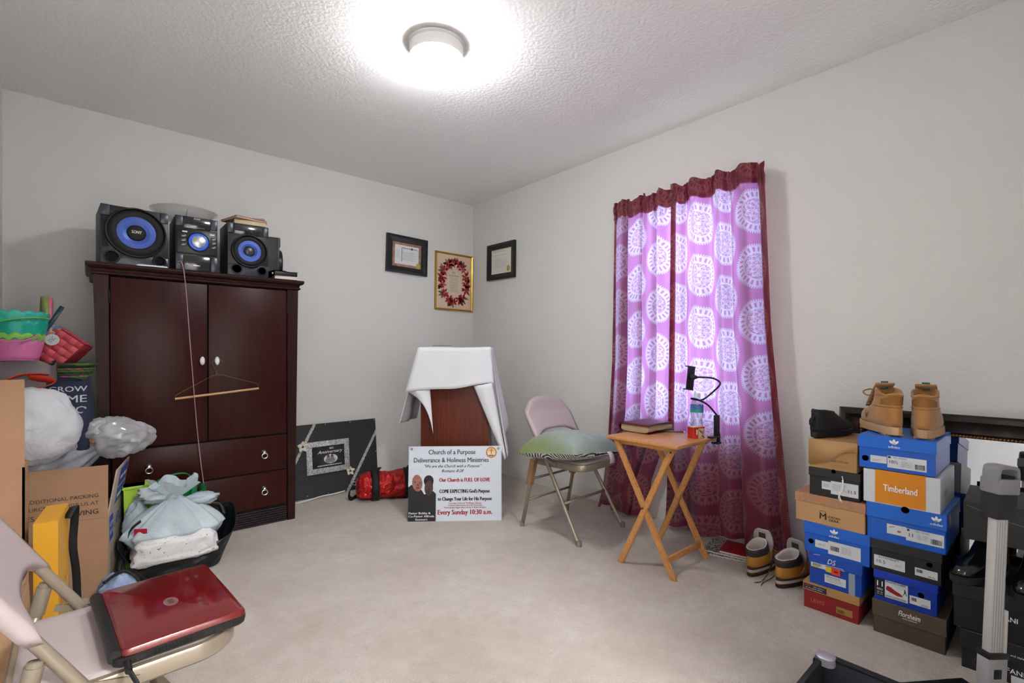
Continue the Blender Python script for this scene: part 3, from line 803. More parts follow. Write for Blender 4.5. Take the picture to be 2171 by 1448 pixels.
# ------------------------------------------------------------------ folding chairs
m_ctube = mat('beige_metal', '#8f8372', .32, .25)
m_cpad = mat('lilac_vinyl', '#b2a4a2', .5, bump=(150, .25, .002))
m_brk = mat('tan_bracket', '#8a6a48', .6)
m_foot = mat('grey_rubber', '#7d776e', .7)
def folding_chair(label, loc, rz):
    c = thing('folding_chair', label, 'chair', loc, rz)
    W = .212
    def pt(s, z):       # point on the back/front-leg tube at height z
        return Vector((s * (W - .028 * min(1, z / .6)), -.21 + .41 * z / .67, z))
    arc = [pt(1, z) for z in (0, .2, .4, .57, .66)]
    top = [Vector((.166, .214, .703)), Vector((.11, .228, .730)), Vector((0, .236, .740)), Vector((-.11, .228, .730)), Vector((-.166, .214, .703))]
    obj('back_frame', tube(cat(arc + top + [pt(-1, z) for z in (.66, .57, .4, .2, 0)], 5), .0115, 12), m_ctube, c, True)
    for s in (-1, 1):
        a, b = Vector((s * .212, .225, 0)), Vector((s * .197, .115, .505))
        l = obj('rear_leg', tube([a, b], .0115, 12), m_ctube, c, True)
        obj('leg_sleeve', tube([a.lerp(b, .86), a.lerp(b, .985)], .0145, 12), m_ctube, l, 'auto')
        d = (b - a).normalized()
        p0 = a.lerp(b, .52); p1 = a.lerp(b, .82)
        obj('leg_bracket', tube([p0 + Vector((0, .004, 0)), p1 + Vector((0, .004, 0))], 0, flat=(.036, .030)), m_brk, l)
        for q in (pt(s, 0), a):
            obj('foot_cap', lathe([(.015, .0), (.015, .022), (.0125, .03)], 12, mtx=Matrix.Translation((q.x, q.y, 0))), m_foot, c, 'auto')
        obj('link_arm', tube([Vector((s * .196, .10, .44)), Vector((s * .19, -.03, .405))], 0, flat=(.004, .016)), m_ctube, c)
    q0, q1 = pt(1, .2), pt(-1, .2)
    obj('front_stretcher', tube([q0, q1], .008, 10), m_ctube, c, True)
    for z in (.165, .295):
        y = .225 - .11 * z / .505
        obj('rear_stretcher', tube([(.207, y, z), (-.207, y, z)], .0075, 10), m_ctube, c, True)
    # seat pan with rounded corners
    def rr_out(hw, y0, y1, r0, r1, n=7):
        o = []
        for cx, cy, a0, r in ((hw - r0, y0 + r0, -90, r0), (hw - r1, y1 - r1, 0, r1), (-hw + r1, y1 - r1, 90, r1), (-hw + r0, y0 + r0, 180, r0)):
            for i in range(n + 1):
                t = R(a0 + 90 * i / n); o.append((cx + r * cos(t), cy + r * sin(t)))
        return o
    def stack(levels):
        bm = bmesh.new(); prev = None
        for ins, z in levels:
            ol = rr_out(.186 - ins, -.215 + ins, .165 - ins, .085 - min(ins, .04), .05 - min(ins, .04))
            v = [bm.verts.new((x, y, z + .010 * (y + .02) * -1)) for x, y in ol]
            if prev:
                for i in range(len(v)): bm.faces.new((prev[i], prev[(i + 1) % len(v)], v[(i + 1) % len(v)], v[i]))
            else: bm.faces.new(v[::-1])
            prev = v
        bm.faces.new(prev); return bm
    obj('seat_pan', stack([(.006, .388), (0, .394), (0, .420), (.004, .426), (.012, .428)]), m_ctube, c, 'auto')
    obj('seat_pad', stack([(.012, .424), (.014, .431), (.022, .436), (.05, .440), (.11, .441)]), m_cpad, c, True)
    # padded back panel: arched top, waisted bottom, slightly curved
    def bpnl(side):
        def fn(u, v):
            x = -1 + 2 * u
            zt_ = .778 - .066 * abs(x) ** 4 - .010 * x * x
            zb_ = .585 - .052 * abs(x) ** 3
            z = zb_ + (zt_ - zb_) * v
            hw = .203 - .004 * (1 - v)
            if v > .75: hw -= .020 * ((v - .75) / .25) ** 2
            edge = min(1, 5 * min(u, 1 - u) + .55) * min(1, 6 * min(v, 1 - v) + .55)
            zc_ = min(z, .69); y = -.21 + .41 * zc_ / .67 + .010 * (1 - x * x) + .02 * max(0, z - .69) / .07
            return (x * hw, y - side * .0205 * edge ** .5, z)
        return fn
    bm = surf(bpnl(1), 22, 12); surf(bpnl(-1), 22, 12, bm=bm)
    bmesh.ops.bridge_loops(bm, edges=[e for e in bm.edges if len(e.link_faces) == 1])
    obj('back_pad', bm, m_cpad, c, True)
    return c
folding_chair('beige metal folding chair with a green cushion, near the curtained window', (2.205, 1.955, 0), R(3))
folding_chair('beige metal folding chair holding the red laptop', (.04, 1.395, 0), R(91))

# cushion
cu = thing('throw_pillow', 'sage green throw pillow with a white tag on the far chair', 'cushion', (2.07, 1.865, .444), R(3), ry=R(2), rx=R(-4))
def mat_pillow():
    m = mat('sage_fabric', '#8b9a95', .75, bump=(120, .3, .002), sheen=.2); g = N(m); b = g.n['Principled BSDF']
    t = g.new('ShaderNodeTexCoord'); sp = g.new('ShaderNodeSeparateXYZ'); g.l.new(t.outputs['Object'], sp.inputs[0])
    f = g.ramp(g.m('ADD', g.m('ADD', sp.outputs[0], g.m('MULTIPLY', sp.outputs[1], -.35)), g.m('MULTIPLY', g.noise(5, 3, t.outputs['Object']), .25)), .02, -.16)
    g.l.new(g.mix(f, lin('#87958f'), lin('#6c7a33')), b.inputs['Base Color']); return m
def pil(side):
    def fn(u, v):
        x, y = 2 * u - 1, 2 * v - 1
        prof = (max(0, 1 - x ** 4) * max(0, 1 - y ** 4)) ** .55
        k = 1 - .05 * (1 - abs(x)) * 0
        px = .215 * x * (1 - .07 * (1 - y * y)); py = .215 * y * (1 - .07 * (1 - x * x))
        w = .008 * nz((x * 2, y * 2, 0), 1.6, 4)
        h = (.105 * prof + w * 1.6 * prof) if side > 0 else -.045 * prof
        return (px, py, .052 + h + .012 * x * y)
    return fn
obj('cover_top', surf(pil(1), 30, 30), mat_pillow(), cu, True)
m_pat = mat('patterned_fabric', '#d5d3cc', .8); g = N(m_pat); b = g.n['Principled BSDF']
t = g.new('ShaderNodeTexCoord'); wv = g.new('ShaderNodeTexWave'); wv.wave_type = 'RINGS'; wv.inputs['Scale'].default_value = 18; wv.inputs['Distortion'].default_value = 6
g.l.new(t.outputs['Object'], wv.inputs['Vector']); g.l.new(g.mix(g.ramp(wv.outputs['Fac'], .45, .55), lin('#d5d3cc'), lin('#26282a')), b.inputs['Base Color'])
obj('cover_bottom', surf(pil(-1), 30, 30), m_pat, cu, True)
tg = obj('care_tag', surf(lambda u, v: (.075 + .042 * u, -.205 - .02 * v - .012 * sin(pi * v), .048 - .062 * v + .004 * sin(6 * v)), 4, 8), mat('white_satin', '#d3d5d8', .45), cu, True); solid(tg, .001)

# ------------------------------------------------------------------ tray table
tb = thing('tray_table', 'light wooden folding tray table in front of the curtain', 'table', (0, 0, 0))
m_pine = wood('honey_wood', '#b47d48', '#c6925a', .38, (3, 14, 14), 5, .15)
obj('tabletop', box(2.03, 2.415, 1.165, 1.572, .604, .623, .006, 3), m_pine, tb, 'auto')
for x in (2.072, 2.372): bpart('support_rail', x - .012, x + .012, 1.20, 1.535, .585, .604, m_pine, tb)
def leg(p, q, w=.030, t=.016):
    p, q = Vector(p), Vector(q); d = (q - p).normalized(); sx = Vector((1, 0, 0)); n = d.cross(sx).normalized()
    e0 = d * 0
    bm = bmesh.new(); vs = []
    for o in (p, q):
        for a, b_ in ((-1, -1), (1, -1), (1, 1), (-1, 1)):
            v = o + sx * a * t / 2 + n * b_ * w / 2
            v = v + d * ((o.z - v.z) / d.z)          # cut level with floor and top
            vs.append(bm.verts.new(v))
    for f in ((0, 1, 2, 3), (7, 6, 5, 4), (0, 4, 5, 1), (1, 5, 6, 2), (2, 6, 7, 3), (3, 7, 4, 0)): bm.faces.new([vs[i] for i in f])
    bmesh.ops.bevel(bm, geom=bm.edges[:], offset=.003, segments=2, affect='EDGES')
    return bm
LA = ((2.058, 1.525, .600), (2.030, 1.185, 0)); LB = ((2.075, 1.215, .600), (2.006, 1.465, 0))
LC = ((2.386, 1.525, .600), (2.368, 1.200, 0)); LD = ((2.366, 1.215, .600), (2.352, 1.475, 0))
for p, q in (LA, LB, LC, LD): obj('leg', leg(p, q), m_pine, tb, 'auto')
bpart('bottom_rail', 2.045, 2.362, 1.224, 1.238, .055, .085, m_pine, tb, .002)
for x, y, z in ((2.026, 1.350, .295), (2.045, 1.21, .585)):
    obj('bolt', lathe([(.006, 0), (.005, .003), (0, .004)], 10, mtx=Matrix.Translation((x, y, z)) @ Matrix.Rotation(R(-90), 4, 'Y')), mat('bolt_brass', '#6d5a34', .35, .9), tb, True)
TT = .6235
# thick book
bk = thing('thick_book', 'thick worn book with a dark red leather cover on the tray table', 'book', (2.318, 1.515, TT), R(-2))
def pages(u, v):
    a = 2 * pi * u; x = -.108 + .216 * v
    yy = cos(a); zz = sin(a)
    return (x + .004 * zz, (.086 if yy < 0 else .092) * math.copysign(abs(yy) ** .45, yy) - .004 * sin(3 * x * 20) * (yy < 0), .024 + .020 * math.copysign(abs(zz) ** .5, zz))
obj('page_block', surf(pages, 28, 14, True, cap0=True, cap1=True), mat('aged_pages', '#bda688', .85, grain=('#96805f', (2, 2, 160), 3), bump=(90, .4, .003)), bk, 'auto')
m_bcov = mat('maroon_leather', '#56101f', .38, bump=(70, .4, .003))
obj('cover', surf(lambda u, v: (-.114 + .228 * u, -.093 + .19 * v, .047 + .004 * sin(pi * u) - .006 * (max(0, v - .85) / .15) ** 2 - .005 * (max(0, .12 - u) / .12) ** 2), 14, 10), m_bcov, bk, True).modifiers.new('t', 'SOLIDIFY').thickness = .003
bpart('back_cover', -.114, .114, -.093, .097, 0, .003, m_bcov, bk, .001)
obj('spine', surf(lambda u, v: (-.114 + .228 * u, .094 + .008 * sin(pi * v), .002 + .044 * v), 6, 8), m_bcov, bk, True)
# bottle
bt = thing('water_bottle', 'clear plastic water bottle with a blue-green label on the table', 'bottle', (2.345, 1.238, TT))
m_pet = mat_clear('pet_plastic', '#eef2f6', .12, .05)
obj('bottle_body', lathe([(.0, .001), (.026, .001), (.031, .008), (.031, .03), (.029, .036), (.031, .042), (.031, .07), (.027, .082), (.027, .10), (.031, .112), (.0315, .15), (.030, .168), (.022, .188), (.0135, .202), (.0125, .218)], 28, cap=False), m_pet, bt, True)
obj('label', lathe([(.0322, .125), (.0322, .162)], 28, cap=False), mat('label_blue', '#3b6ea6', .4), bt, True)
obj('label_band', lathe([(.0325, .125), (.0325, .140)], 28, cap=False), mat('label_green', '#2a8f7d', .4), bt, True)
obj('cap', lathe([(.0145, .206), (.0145, .220), (.013, .223), (0, .223)], 20), mat('white_cap', '#dfe3e6', .4), bt, 'auto')
# carton
ct = thing('tape_carton', 'small red and cream carton in front of the water bottle', 'box', (2.305, 1.216, TT), RZ + R(22))
bpart('carton_body', -.042, .030, -.02, .02, 0, .058, mat('cream_card', '#cbb99a', .5), ct, .001)
decal('red_panel', [rect(-.0418, -.012, .001, .0575)], mat('red_card', '#b9251a', .45), ct, -.0206)
bm = poly([[(-.0425, 0), (-.0425, 0), (-.0425, 0)]]) ; bm.free()
bpart('red_end', -.0428, -.042, -.0195, .0195, .001, .0575, mat('red_card', '#b9251a', .45), ct)
decal('red_top_band', [rect(-.012, .0298, .050, .0575)], mat('red_card', '#b9251a', .45), ct, -.0206)
decal('printed_stripe', [[(-.006, .040), (-.002, .046), (.014, .030), (.010, .024)], [(.010, .012), (.014, .018), (.029, .006), (.026, .001)]], mat('tape_olive', '#6d5a2b', .5), ct, -.0207)
decal('printed_patch', [[(.006, .028), (.016, .042), (.028, .032), (.018, .016)]], mat('tape_pink', '#b67b7c', .5), ct, -.0207)
decal('white_patch', [rect(-.024, -.016, .02, .045)], m_white, ct, -.0208)
# pen
obj_pen = thing('pen', 'olive green pen lying beside the carton on the table', 'pen', (2.375, 1.385, TT + .0045), R(-58))
obj('barrel', tube([(-.06, 0, 0), (.05, 0, 0)], .0045, 10), mat('olive_plastic', '#6b6a4a', .4), obj_pen, True)
obj('tip', tube([(.05, 0, 0), (.062, 0, 0)], .003, 8, rs=[.0042, .0008]), m_chrome, obj_pen, True)
# phone holder
ph = thing('phone_holder', 'black gooseneck phone holder clamped to the tray table edge', 'phone holder', (2.388, 1.162, TT))
m_ph = mat('satin_black', '#17161f', .35)
bpart('clamp_top', -.05, .022, -.018, .018, .001, .009, m_ph, ph, .003)
bpart('clamp_post', .004, .026, -.012, .012, .004, .112, m_ph, ph, .003)
bpart('clamp_jaw', -.01, .032, -.018, .018, -.034, -.024, m_ph, ph, .003)
bpart('clamp_back', .028, .034, -.010, .010, -.03, .02, m_ph, ph, .002)
hx = Matrix.Translation((2.262 - 2.388, 1.228 - 1.162, .926 - TT)) @ Matrix.Rotation(R(168), 4, 'Z') @ Matrix.Rotation(R(-8), 4, 'Y')
NECK = [(2.403, 1.160, .733)] + [(a, b_, c_) for a, b_, c_ in [(2.332, 1.175, 0.792), (2.274, 1.199, 0.82), (2.251, 1.219, 0.825), (2.365, 1.252, 0.808), (2.413, 1.236, 0.811), (2.436, 1.19, 0.857), (2.419, 1.152, 0.896), (2.359, 1.152, 0.922), (2.305, 1.171, 0.93), (2.281, 1.193, 0.933)]]
obj('gooseneck', tube(cat([(a - 2.388, b_ - 1.162, c_ - TT) for a, b_, c_ in NECK[:-1]] + [tuple(hx @ Vector((0, .034, .006)))], 8), .0045, 10), m_ph, ph, True)
def hpart(name, *a, bev=.002):
    bm = box(*a, bev)
    bmesh.ops.transform(bm, matrix=hx, verts=bm.verts[:])
    return obj(name, bm, m_ph, ph, 'auto')
hpart('cradle_plate', -.024, .024, -.004, .004, -.056, .056)
hpart('cradle_lip', -.024, .024, -.022, .006, -.060, -.055)
hpart('cradle_lip', -.024, .024, -.022, .006, .055, .060)
bm = lathe([(.016, 0), (.016, .014), (.010, .02), (.008, .032)], 18, mtx=hx @ Matrix.Translation((0, .004, .006)) @ Matrix.Rotation(R(-90), 4, 'X')); obj('ball_joint', bm, m_ph, ph, True)

# ------------------------------------------------------------------ curtains
def mat_curtain():
    m = bpy.data.materials.new('medallion_curtain'); m.use_nodes = True
    g = N(m); b = g.n['Principled BSDF']; out = g.n['Material Output']
    uv = g.new('ShaderNodeUVMap'); sp = g.new('ShaderNodeSeparateXYZ'); g.l.new(uv.outputs[0], sp.inputs[0])
    C, P, RAD = .25, .305, .120
    cu_ = g.m('DIVIDE', sp.outputs[0], C); col = g.m('FLOOR', cu_)
    lu = g.m('MULTIPLY', g.m('SUBTRACT', g.m('SUBTRACT', cu_, col), .5), C)
    vv = g.m('ADD', g.m('DIVIDE', sp.outputs[1], P), g.m('MULTIPLY', g.m('MODULO', col, 2.), .5))
    lv = g.m('MULTIPLY', g.m('SUBTRACT', g.m('FRACT', vv), .5), P)
    r = g.m('DIVIDE', g.m('SQRT', g.m('ADD', g.m('MULTIPLY', lu, lu), g.m('MULTIPLY', lv, lv))), RAD)
    a = g.m('ARCTAN2', lv, lu)
    def band(x, c, w):          # 1 inside |x-c|<w
        return g.m('LESS_THAN', g.m('ABSOLUTE', g.m('SUBTRACT', x, c)), w)
    tooth = g.m('MULTIPLY', g.m('GREATER_THAN', g.m('SINE', g.m('MULTIPLY', a, 64.)), 0.), band(r, 1.0, .04))
    ring1 = band(r, .945, .018)
    spoke_on = g.m('GREATER_THAN', g.m('SINE', g.m('MULTIPLY', a, 24.)), -.15)
    spoke = g.m('MULTIPLY', g.m('MULTIPLY', spoke_on, band(r, .78, .13)), 1.)
    wav = g.m('ADD', .78, g.m('MULTIPLY', g.m('SINE', g.m('MULTIPLY', a, 24.)), .0))
    ring2 = band(r, .63, .045)
    ring3 = band(r, .90, .02)
    pet = g.m('ABSOLUTE', g.m('COSINE', g.m('MULTIPLY', a, 4.)))
    flower_ = g.m('LESS_THAN', g.m('ABSOLUTE', g.m('SUBTRACT', r, g.m('ADD', .12, g.m('MULTIPLY', pet, .24)))), .035)
    pet2 = g.m('ABSOLUTE', g.m('SINE', g.m('MULTIPLY', a, 4.)))
    flower2 = g.m('LESS_THAN', g.m('ABSOLUTE', g.m('SUBTRACT', r, g.m('ADD', .25, g.m('MULTIPLY', pet2, .24)))), .03)
    core = g.m('LESS_THAN', r, .09)
    lace = g.m('MULTIPLY', g.m('LESS_THAN', r, .6), g.m('MULTIPLY', g.m('GREATER_THAN', g.noise(120, 1, uv.outputs[0]), .5), .7))
    s = lace
    for q in (tooth, ring1, spoke, ring2, ring3, flower_, flower2, core): s = g.m('MAXIMUM', s, q)
    mask = g.m('MINIMUM', s, 1.)
    weave = g.ramp(g.noise(300, 2, uv.outputs[0]), .3, .7)
    refl = g.mix(mask, lin('#640a11'), lin('#7c2f28'))
    g.l.new(refl, b.inputs['Base Color']); b.inputs['Roughness'].default_value = .42; b.inputs['Sheen Weight'].default_value = .3
    ts = g.new('ShaderNodeBsdfTranslucent')
    tc = g.mix(mask, (.56, .23, .55, 1), (.68, .67, .92, 1))
    g.l.new(tc, ts.inputs[0])
    mx = g.new('ShaderNodeMixShader'); mx.inputs[0].default_value = .30
    g.l.new(b.outputs[0], mx.inputs[1]); g.l.new(ts.outputs[0], mx.inputs[2]); g.l.new(mx.outputs[0], out.inputs[0])
    g.bump(mask, .15, .002, b)
    return m
m_curt = mat_curtain()
m_hem = mat('hem_satin', '#6d1016', .45, var=('#8a3a2e', 30, .45, .6))
g = N(m_hem); ts = g.new('ShaderNodeBsdfTranslucent'); ts.inputs[0].default_value = (.5, .04, .12, 1)
mx = g.new('ShaderNodeMixShader'); mx.inputs[0].default_value = .3
g.l.new(g.n['Principled BSDF'].outputs[0], mx.inputs[1]); g.l.new(ts.outputs[0], mx.inputs[2]); g.l.new(mx.outputs[0], g.n['Material Output'].inputs[0])
rod = thing('curtain_rod', 'thin white rod holding up the red curtains', 'rod', (2.668, 0, 1.992))
obj('rod', tube([(0, 1.03, 0), (0, 1.985, 0)], .006, 10), m_vinyl, rod, True)
for y in (1.05, 1.965): bpart('bracket', 0, XR - 2.668 - .001, y - .006, y + .006, -.012, .012, m_vinyl, rod)
def lerp(a, b, t): return a + (b - a) * t
def pw(pts, x):
    for (a, va), (b, vb) in zip(pts, pts[1:]):
        if x <= b: return lerp(va, vb, (x - a) / (b - a))
    return pts[-1][1]
def curtain(label, yl, yr, zbot, seed, npl, clothW, uoff, flare=0., xo=2.655):
    c = thing('curtain', label, 'curtain', (xo, 0, 0))
    rr = random.Random(seed)
    ph_ = [rr.uniform(0, 6.28) for _ in range(4)]
    def fn(u, v):
        z0 = zbot(u); z = z0 + (2.045 + .012 * sin(23 * u + seed) + .006 * sin(51 * u) - z0) * v
        t = max(0, min(1, z / 2.0))
        a0, a1 = pw(yl, z), pw(yr, z)
        uu = u + .022 * sin(2 * pi * 2.3 * u + ph_[0]) * (1 if 0 < u < 1 else 0)
        y = lerp(a0, a1, uu)
        w = sin(2 * pi * npl * u + ph_[1] + .5 * sin(3 * z + ph_[2])) + .45 * sin(2 * pi * (npl * 1.9) * u + ph_[3])
        amp = (.019 + .012 * (1 - t) if z < 1.93 else .010) * min(1, 7 * min(u, 1 - u) + .15)
        x = -.030 - amp * w
        if z > 1.93:                                    # gathered round the rod
            x += -.006 * sin(2 * pi * npl * 3.7 * u + ph_[0]) - (.010 if 1.975 < z < 2.01 else 0)
        if z < .3: x -= flare * (1 - z / .3) ** 2 * (.5 + .5 * sin(9 * u + ph_[2]))
        # sharpen one side of the folds a little
        y += .016 * cos(2 * pi * npl * u + ph_[1]) * (.6 + .4 * (1 - t))
        return (min(x, .006), y, z)
    vv = [0]
    def uvf(u, v): return (uoff + u * clothW, v * 2.1)
    o = obj('fabric', surf(fn, 150, 110, uvfn=uvf), m_curt, c, True)
    def strip(ua, ub):
        return surf(lambda u, v: tuple(Vector(fn(ua + (ub - ua) * u, v)) + Vector((.003, 0, 0))), 4, 90, uvfn=lambda u, v: (uoff + (ua + (ub - ua) * u) * clothW, v * 2.1))
    obj('side_hem', strip(0, .05), m_hem, c, True); obj('side_hem', strip(.95, 1), m_hem, c, True)
    obj('top_hem', surf(lambda u, v: tuple(Vector(fn(u, .945 + .055 * v)) + Vector((.003, 0, 0))), 150, 6), m_hem, c, True)
    return c
curtain('left red medallion curtain panel, bunched at the floor', [(0, 2.09), (.5, 2.03), (1, 1.995), (2.1, 1.972)], [(0, 1.70), (.25, 1.68), (.65, 1.530), (2.1, 1.515)],
        lambda u: .012 + .025 * abs(sin(9 * u)), 3, 4.5, .80, .02, .055)
curtain('right red medallion curtain panel, hanging beside the shoe boxes', [(0, 1.558), (.6, 1.548), (2.1, 1.532)], [(0, .865), (.6, .92), (1.2, .975), (2.1, 1.012)],
        lambda u: .022 + .045 * u + .012 * sin(14 * u), 8, 4.2, .95, .06, .02, 2.640)

# ------------------------------------------------------------------ notebooks under the curtain
m_comp = mat('composition_marble', '#1b1b1c', .5); g = N(m_comp); b = g.n['Principled BSDF']
g.l.new(g.mix(g.ramp(g.noise(170, 3, g.coord()), .5, .54), lin('#17171a'), lin('#c6c6c4')), b.inputs['Base Color'])
m_pg = mat('white_pages2', '#cfcdc8', .8)
def notebook(name, label, loc, rz, w, d, h, cover, catn='notebook'):
    n = thing(name, label, catn, loc, rz)
    bpart('page_block', -w / 2 + .003, w / 2 - .002, -d / 2 + .002, d / 2 - .002, .0012, h - .0012, m_pg, n)
    bpart('cover', -w / 2, w / 2, -d / 2, d / 2, h - .0012, h, cover, n)
    bpart('back_cover', -w / 2, w / 2, -d / 2, d / 2, 0, .0012, cover, n)
    return n
notebook('composition_notebook', 'black marbled notebook at the bottom of the pile under the curtain', (2.545, 1.12, .001), R(-74), .25, .19, .010, m_comp)
notebook('composition_notebook', 'black marbled notebook between the red folder and the bottom notebook', (2.545, 1.145, .0115), R(-78), .25, .19, .010, m_comp)
rn = notebook('red_folder', 'red folder with white lettering on top of the notebooks', (2.55, 1.06, .022), R(-79), .26, .165, .012, mat('red_cover', '#84090f', .4))
text(rn, 'Prayers', .03, .03, 0, m_white, y=0, mtx=Matrix.Translation((0, 0, .0128)) @ Matrix.Rotation(R(90), 4, 'Z') @ Matrix.Rotation(R(-90), 4, 'X'), bold=.0004)
# ------------------------------------------------------------------ laptop
lt = thing('laptop', 'closed glossy red laptop on the near folding chair', 'laptop', (.136, 1.365, .4425), R(-85.5))
m_lred = mat('glossy_red', '#680a0e', .16, .15, coat=1.)
m_lblk = mat('laptop_black', '#121214', .45)
def rslab(w, d, r, levels, n=6):
    bm = bmesh.new(); prev = None
    for ins, z in levels:
        o = []
        rr_ = max(.002, r - ins)
        for cx, cy, a0 in ((w / 2 - r, -d / 2 + r, -90), (w / 2 - r, d / 2 - r, 0), (-w / 2 + r, d / 2 - r, 90), (-w / 2 + r, -d / 2 + r, 180)):
            for i in range(n + 1):
                t = R(a0 + 90 * i / n); o.append((cx + rr_ * cos(t), cy + rr_ * sin(t)))
        v = [bm.verts.new((x, y, z)) for x, y in o]
        if prev:
            for i in range(len(v)): bm.faces.new((prev[i], prev[(i + 1) % len(v)], v[(i + 1) % len(v)], v[i]))
        else: bm.faces.new(v[::-1])
        prev = v
    bm.faces.new(prev); return bm
# local: x along the hinge, y from hinge (-) ... the hinge lies on the chair-back side (-y)
obj('base', rslab(.340, .236, .018, [(.010, 0), (.002, .006), (0, .014), (0, .022)]), m_lblk, lt, 'auto')
lid = obj('lid', rslab(.338, .222, .016, [(0, .0225), (0, .030), (.003, .0345), (.008, .036)]), m_lred, lt, 'auto')
lid.location = (0, .006, 0)
obj('hinge_bar', tube([(-.160, -.112, .024), (.160, -.112, .024)], .0125, 14), m_lblk, lt, 'auto')
decal('logo', [ell(0, 0, .024, .014, 28)], mat('logo_chrome', '#b98f8a', .3, .7), lid, 0, mtx=Matrix.Translation((.012, -.002, .0364)) @ Matrix.Rotation(R(-90), 4, 'X'))
decal('logo_mark', [rect(-.012 + i * .005, -.0095 + i * .005, -.005, .005) for i in range(5)], mat('logo_dark', '#4a1517', .4), lid, 0, mtx=Matrix.Translation((.012, -.002, .0367)) @ Matrix.Rotation(R(-90), 4, 'X'))
# ports and vents on the side facing the camera (local +x end)
m_port = mat('port_metal', '#3a3a3c', .3, .8)
pm = Matrix.Rotation(R(90), 4, 'Z')
for i in range(11): bpart('vent', .1685, .1705, -.052 + i * .006, -.049 + i * .006, .008, .018, m_hole, lt)
for a, b_ in ((-.08, -.066), (.035, .050), (.056, .070), (.074, .088)): bpart('socket', .1688, .1704, a, b_, .009, .017, m_port, lt)
pc = [(.172, -.095, .011), (.21, -.098, .010), (.235, -.085, .002), (.262, -.03, -.030), (.31, .05, -.20), (.33, .09, -.40)]
chord = thing('laptop_charger_cable', 'black charger cable plugged into the red laptop', 'cable', lt.location, R(-85.5))
obj('plug', tube([(.171, -.095, .0115), (.205, -.097, .0115)], .006, 10), m_lblk, chord, 'auto')
obj('cord', tube(cat([(.205, -.097, .0115), (.222, -.093, .008), (.245, -.085, -.02), (.262, -.075, -.14), (.30, -.05, -.34), (.36, .0, -.437)], 8), .004, 8), m_lblk, chord, True)

# ------------------------------------------------------------------ shoe boxes
m_label = mat('label_white', '#cfd2d6', .5); m_lab_ink = mat('label_ink', '#1a1a1c', .5)
def bars(x0, x1, z0, z1, seed):
    rr_ = random.Random(seed); o = []; x = x0
    while x < x1:
        w = rr_.choice((.0006, .0012, .0018)); o.append(rect(x, min(x1, x + w), z0, z1)); x += w + rr_.choice((.0007, .0012))
    return o
XF = 2.232
def shoebox(label, y0, y1, z0, h, mb, ml, lid=.035, length=.32, xf=XF, rz=0, over=.003, curved=False, name='shoe_box'):
    w = y0 - y1
    t = thing(name, label, 'box', (xf, (y0 + y1) / 2, z0), R(-90) + R(rz))
    bpart('box_body', -w / 2 + over, w / 2 - over, over, length - over, 0, h - .004, mb, t, .0012, 1)
    if lid:
        bpart('lid', -w / 2, w / 2, 0, length, h - lid, h, ml, t, .0015, 1)
    t['w'] = w; t['h'] = h
    return t
def trefoil(t, cx, cz, s, m, y, word=True):
    ps = [ell(cx, cz + s * .35, s * .22, s * .5, 14), ell(cx - s * .36, cz + s * .22, s * .2, s * .46, 14, rot=.75), ell(cx + s * .36, cz + s * .22, s * .2, s * .46, 14, rot=-.75)]
    decal('logo', ps, m, t, y)
    decal('logo_stripes', [rect(cx - s * .5, cx + s * .5, cz - s * .04 - k * s * .13, cz - s * .00 - k * s * .13) for k in range(3)], t.children[0].data.materials[0], t, y - .0003)
    if word: text(t, 'adidas', s * .62, cx, cz - s * .62, m, y=y, bold=s * .012, width=s * 1.7)
def tabel(t, x0, x1, z0, z1, y, words=(), bc=None, seed=1, ll=None):
    p = decal('paper_label', [rect(x0, x1, z0, z1)], m_label, t, y)
    for s, size, x, z in words: text(p, s, size, x, z, m_lab_ink, y=y - .0005, align='LEFT')
    if bc: decal('barcode', bars(*bc, seed), m_lab_ink, p, y - .0005)
    if ll: decal('small_print', lines(ll[0], ll[1], ll[2], .0045, ll[3], .0012, seed, .2), mat('label_grey', '#77797d', .5), p, y - .0005)
    return p
m_bred = mat('box_red', '#821c1a', .5); m_kraft = mat('kraft_board', '#a6804f', .7); m_kraftl = mat('kraft_light', '#b48d63', .65)
m_blue1 = mat('box_blue', '#0f55b8', .35); m_blue2 = mat('box_blue_lid', '#1560c4', .35); m_navyb = mat('box_royal', '#123f9c', .4)
m_bblk = mat('box_black', '#1b1b1d', .45); m_bblk2 = mat('box_black_lid', '#222225', .42); m_brown = mat('box_taupe', '#4d4033', .5)
m_wbox = mat('box_white', '#cfd2d8', .45); m_orange = mat('box_orange', '#cf8114', .45)
BF, LF = .0030 - .0006, -.0006            # print planes on body and lid fronts
# --- near stack by the curtain
t = shoebox('red shoe box with a kraft lid, bottom of the stack by the curtain', .713, .517, 0, .107, m_bred, m_kraft, .034)
text(t, "LEVI'S", .020, -.045, .036, mat('gold_print', '#a9773c', .4), y=BF, width=.048)
decal('lid_tag', [rect(-.094, -.012, .078, .100)], mat('dark_tag', '#2a2a33', .5), t, LF)
decal('lid_tag_mark', [rect(-.09, -.07, .091, .096)] + [], mat('tag_red', '#a5272a', .5), t, LF - .0004)
decal('lid_tag_print', lines(-.09, -.02, .084, .005, 1, .0014, 2, .1) + lines(-.06, -.02, .092, .005, 1, .0014, 3, .1), m_white, t, LF - .0004)
tabel(t, .02, .075, .018, .044, BF, bc=(.024, .048, .022, .034), seed=4)
t.children[-1].data.materials[0] = mat('label_gold', '#9b7a3c', .5)
t = shoebox('blue shoe box with red and yellow stickers, second from bottom by the curtain', .692, .508, .107, .126, m_navyb, mat('box_royal_lid', '#1747a8', .4), .042)
text(t, 'DS', .030, -.012, .106, m_white, y=LF, shear=.3, width=.030)
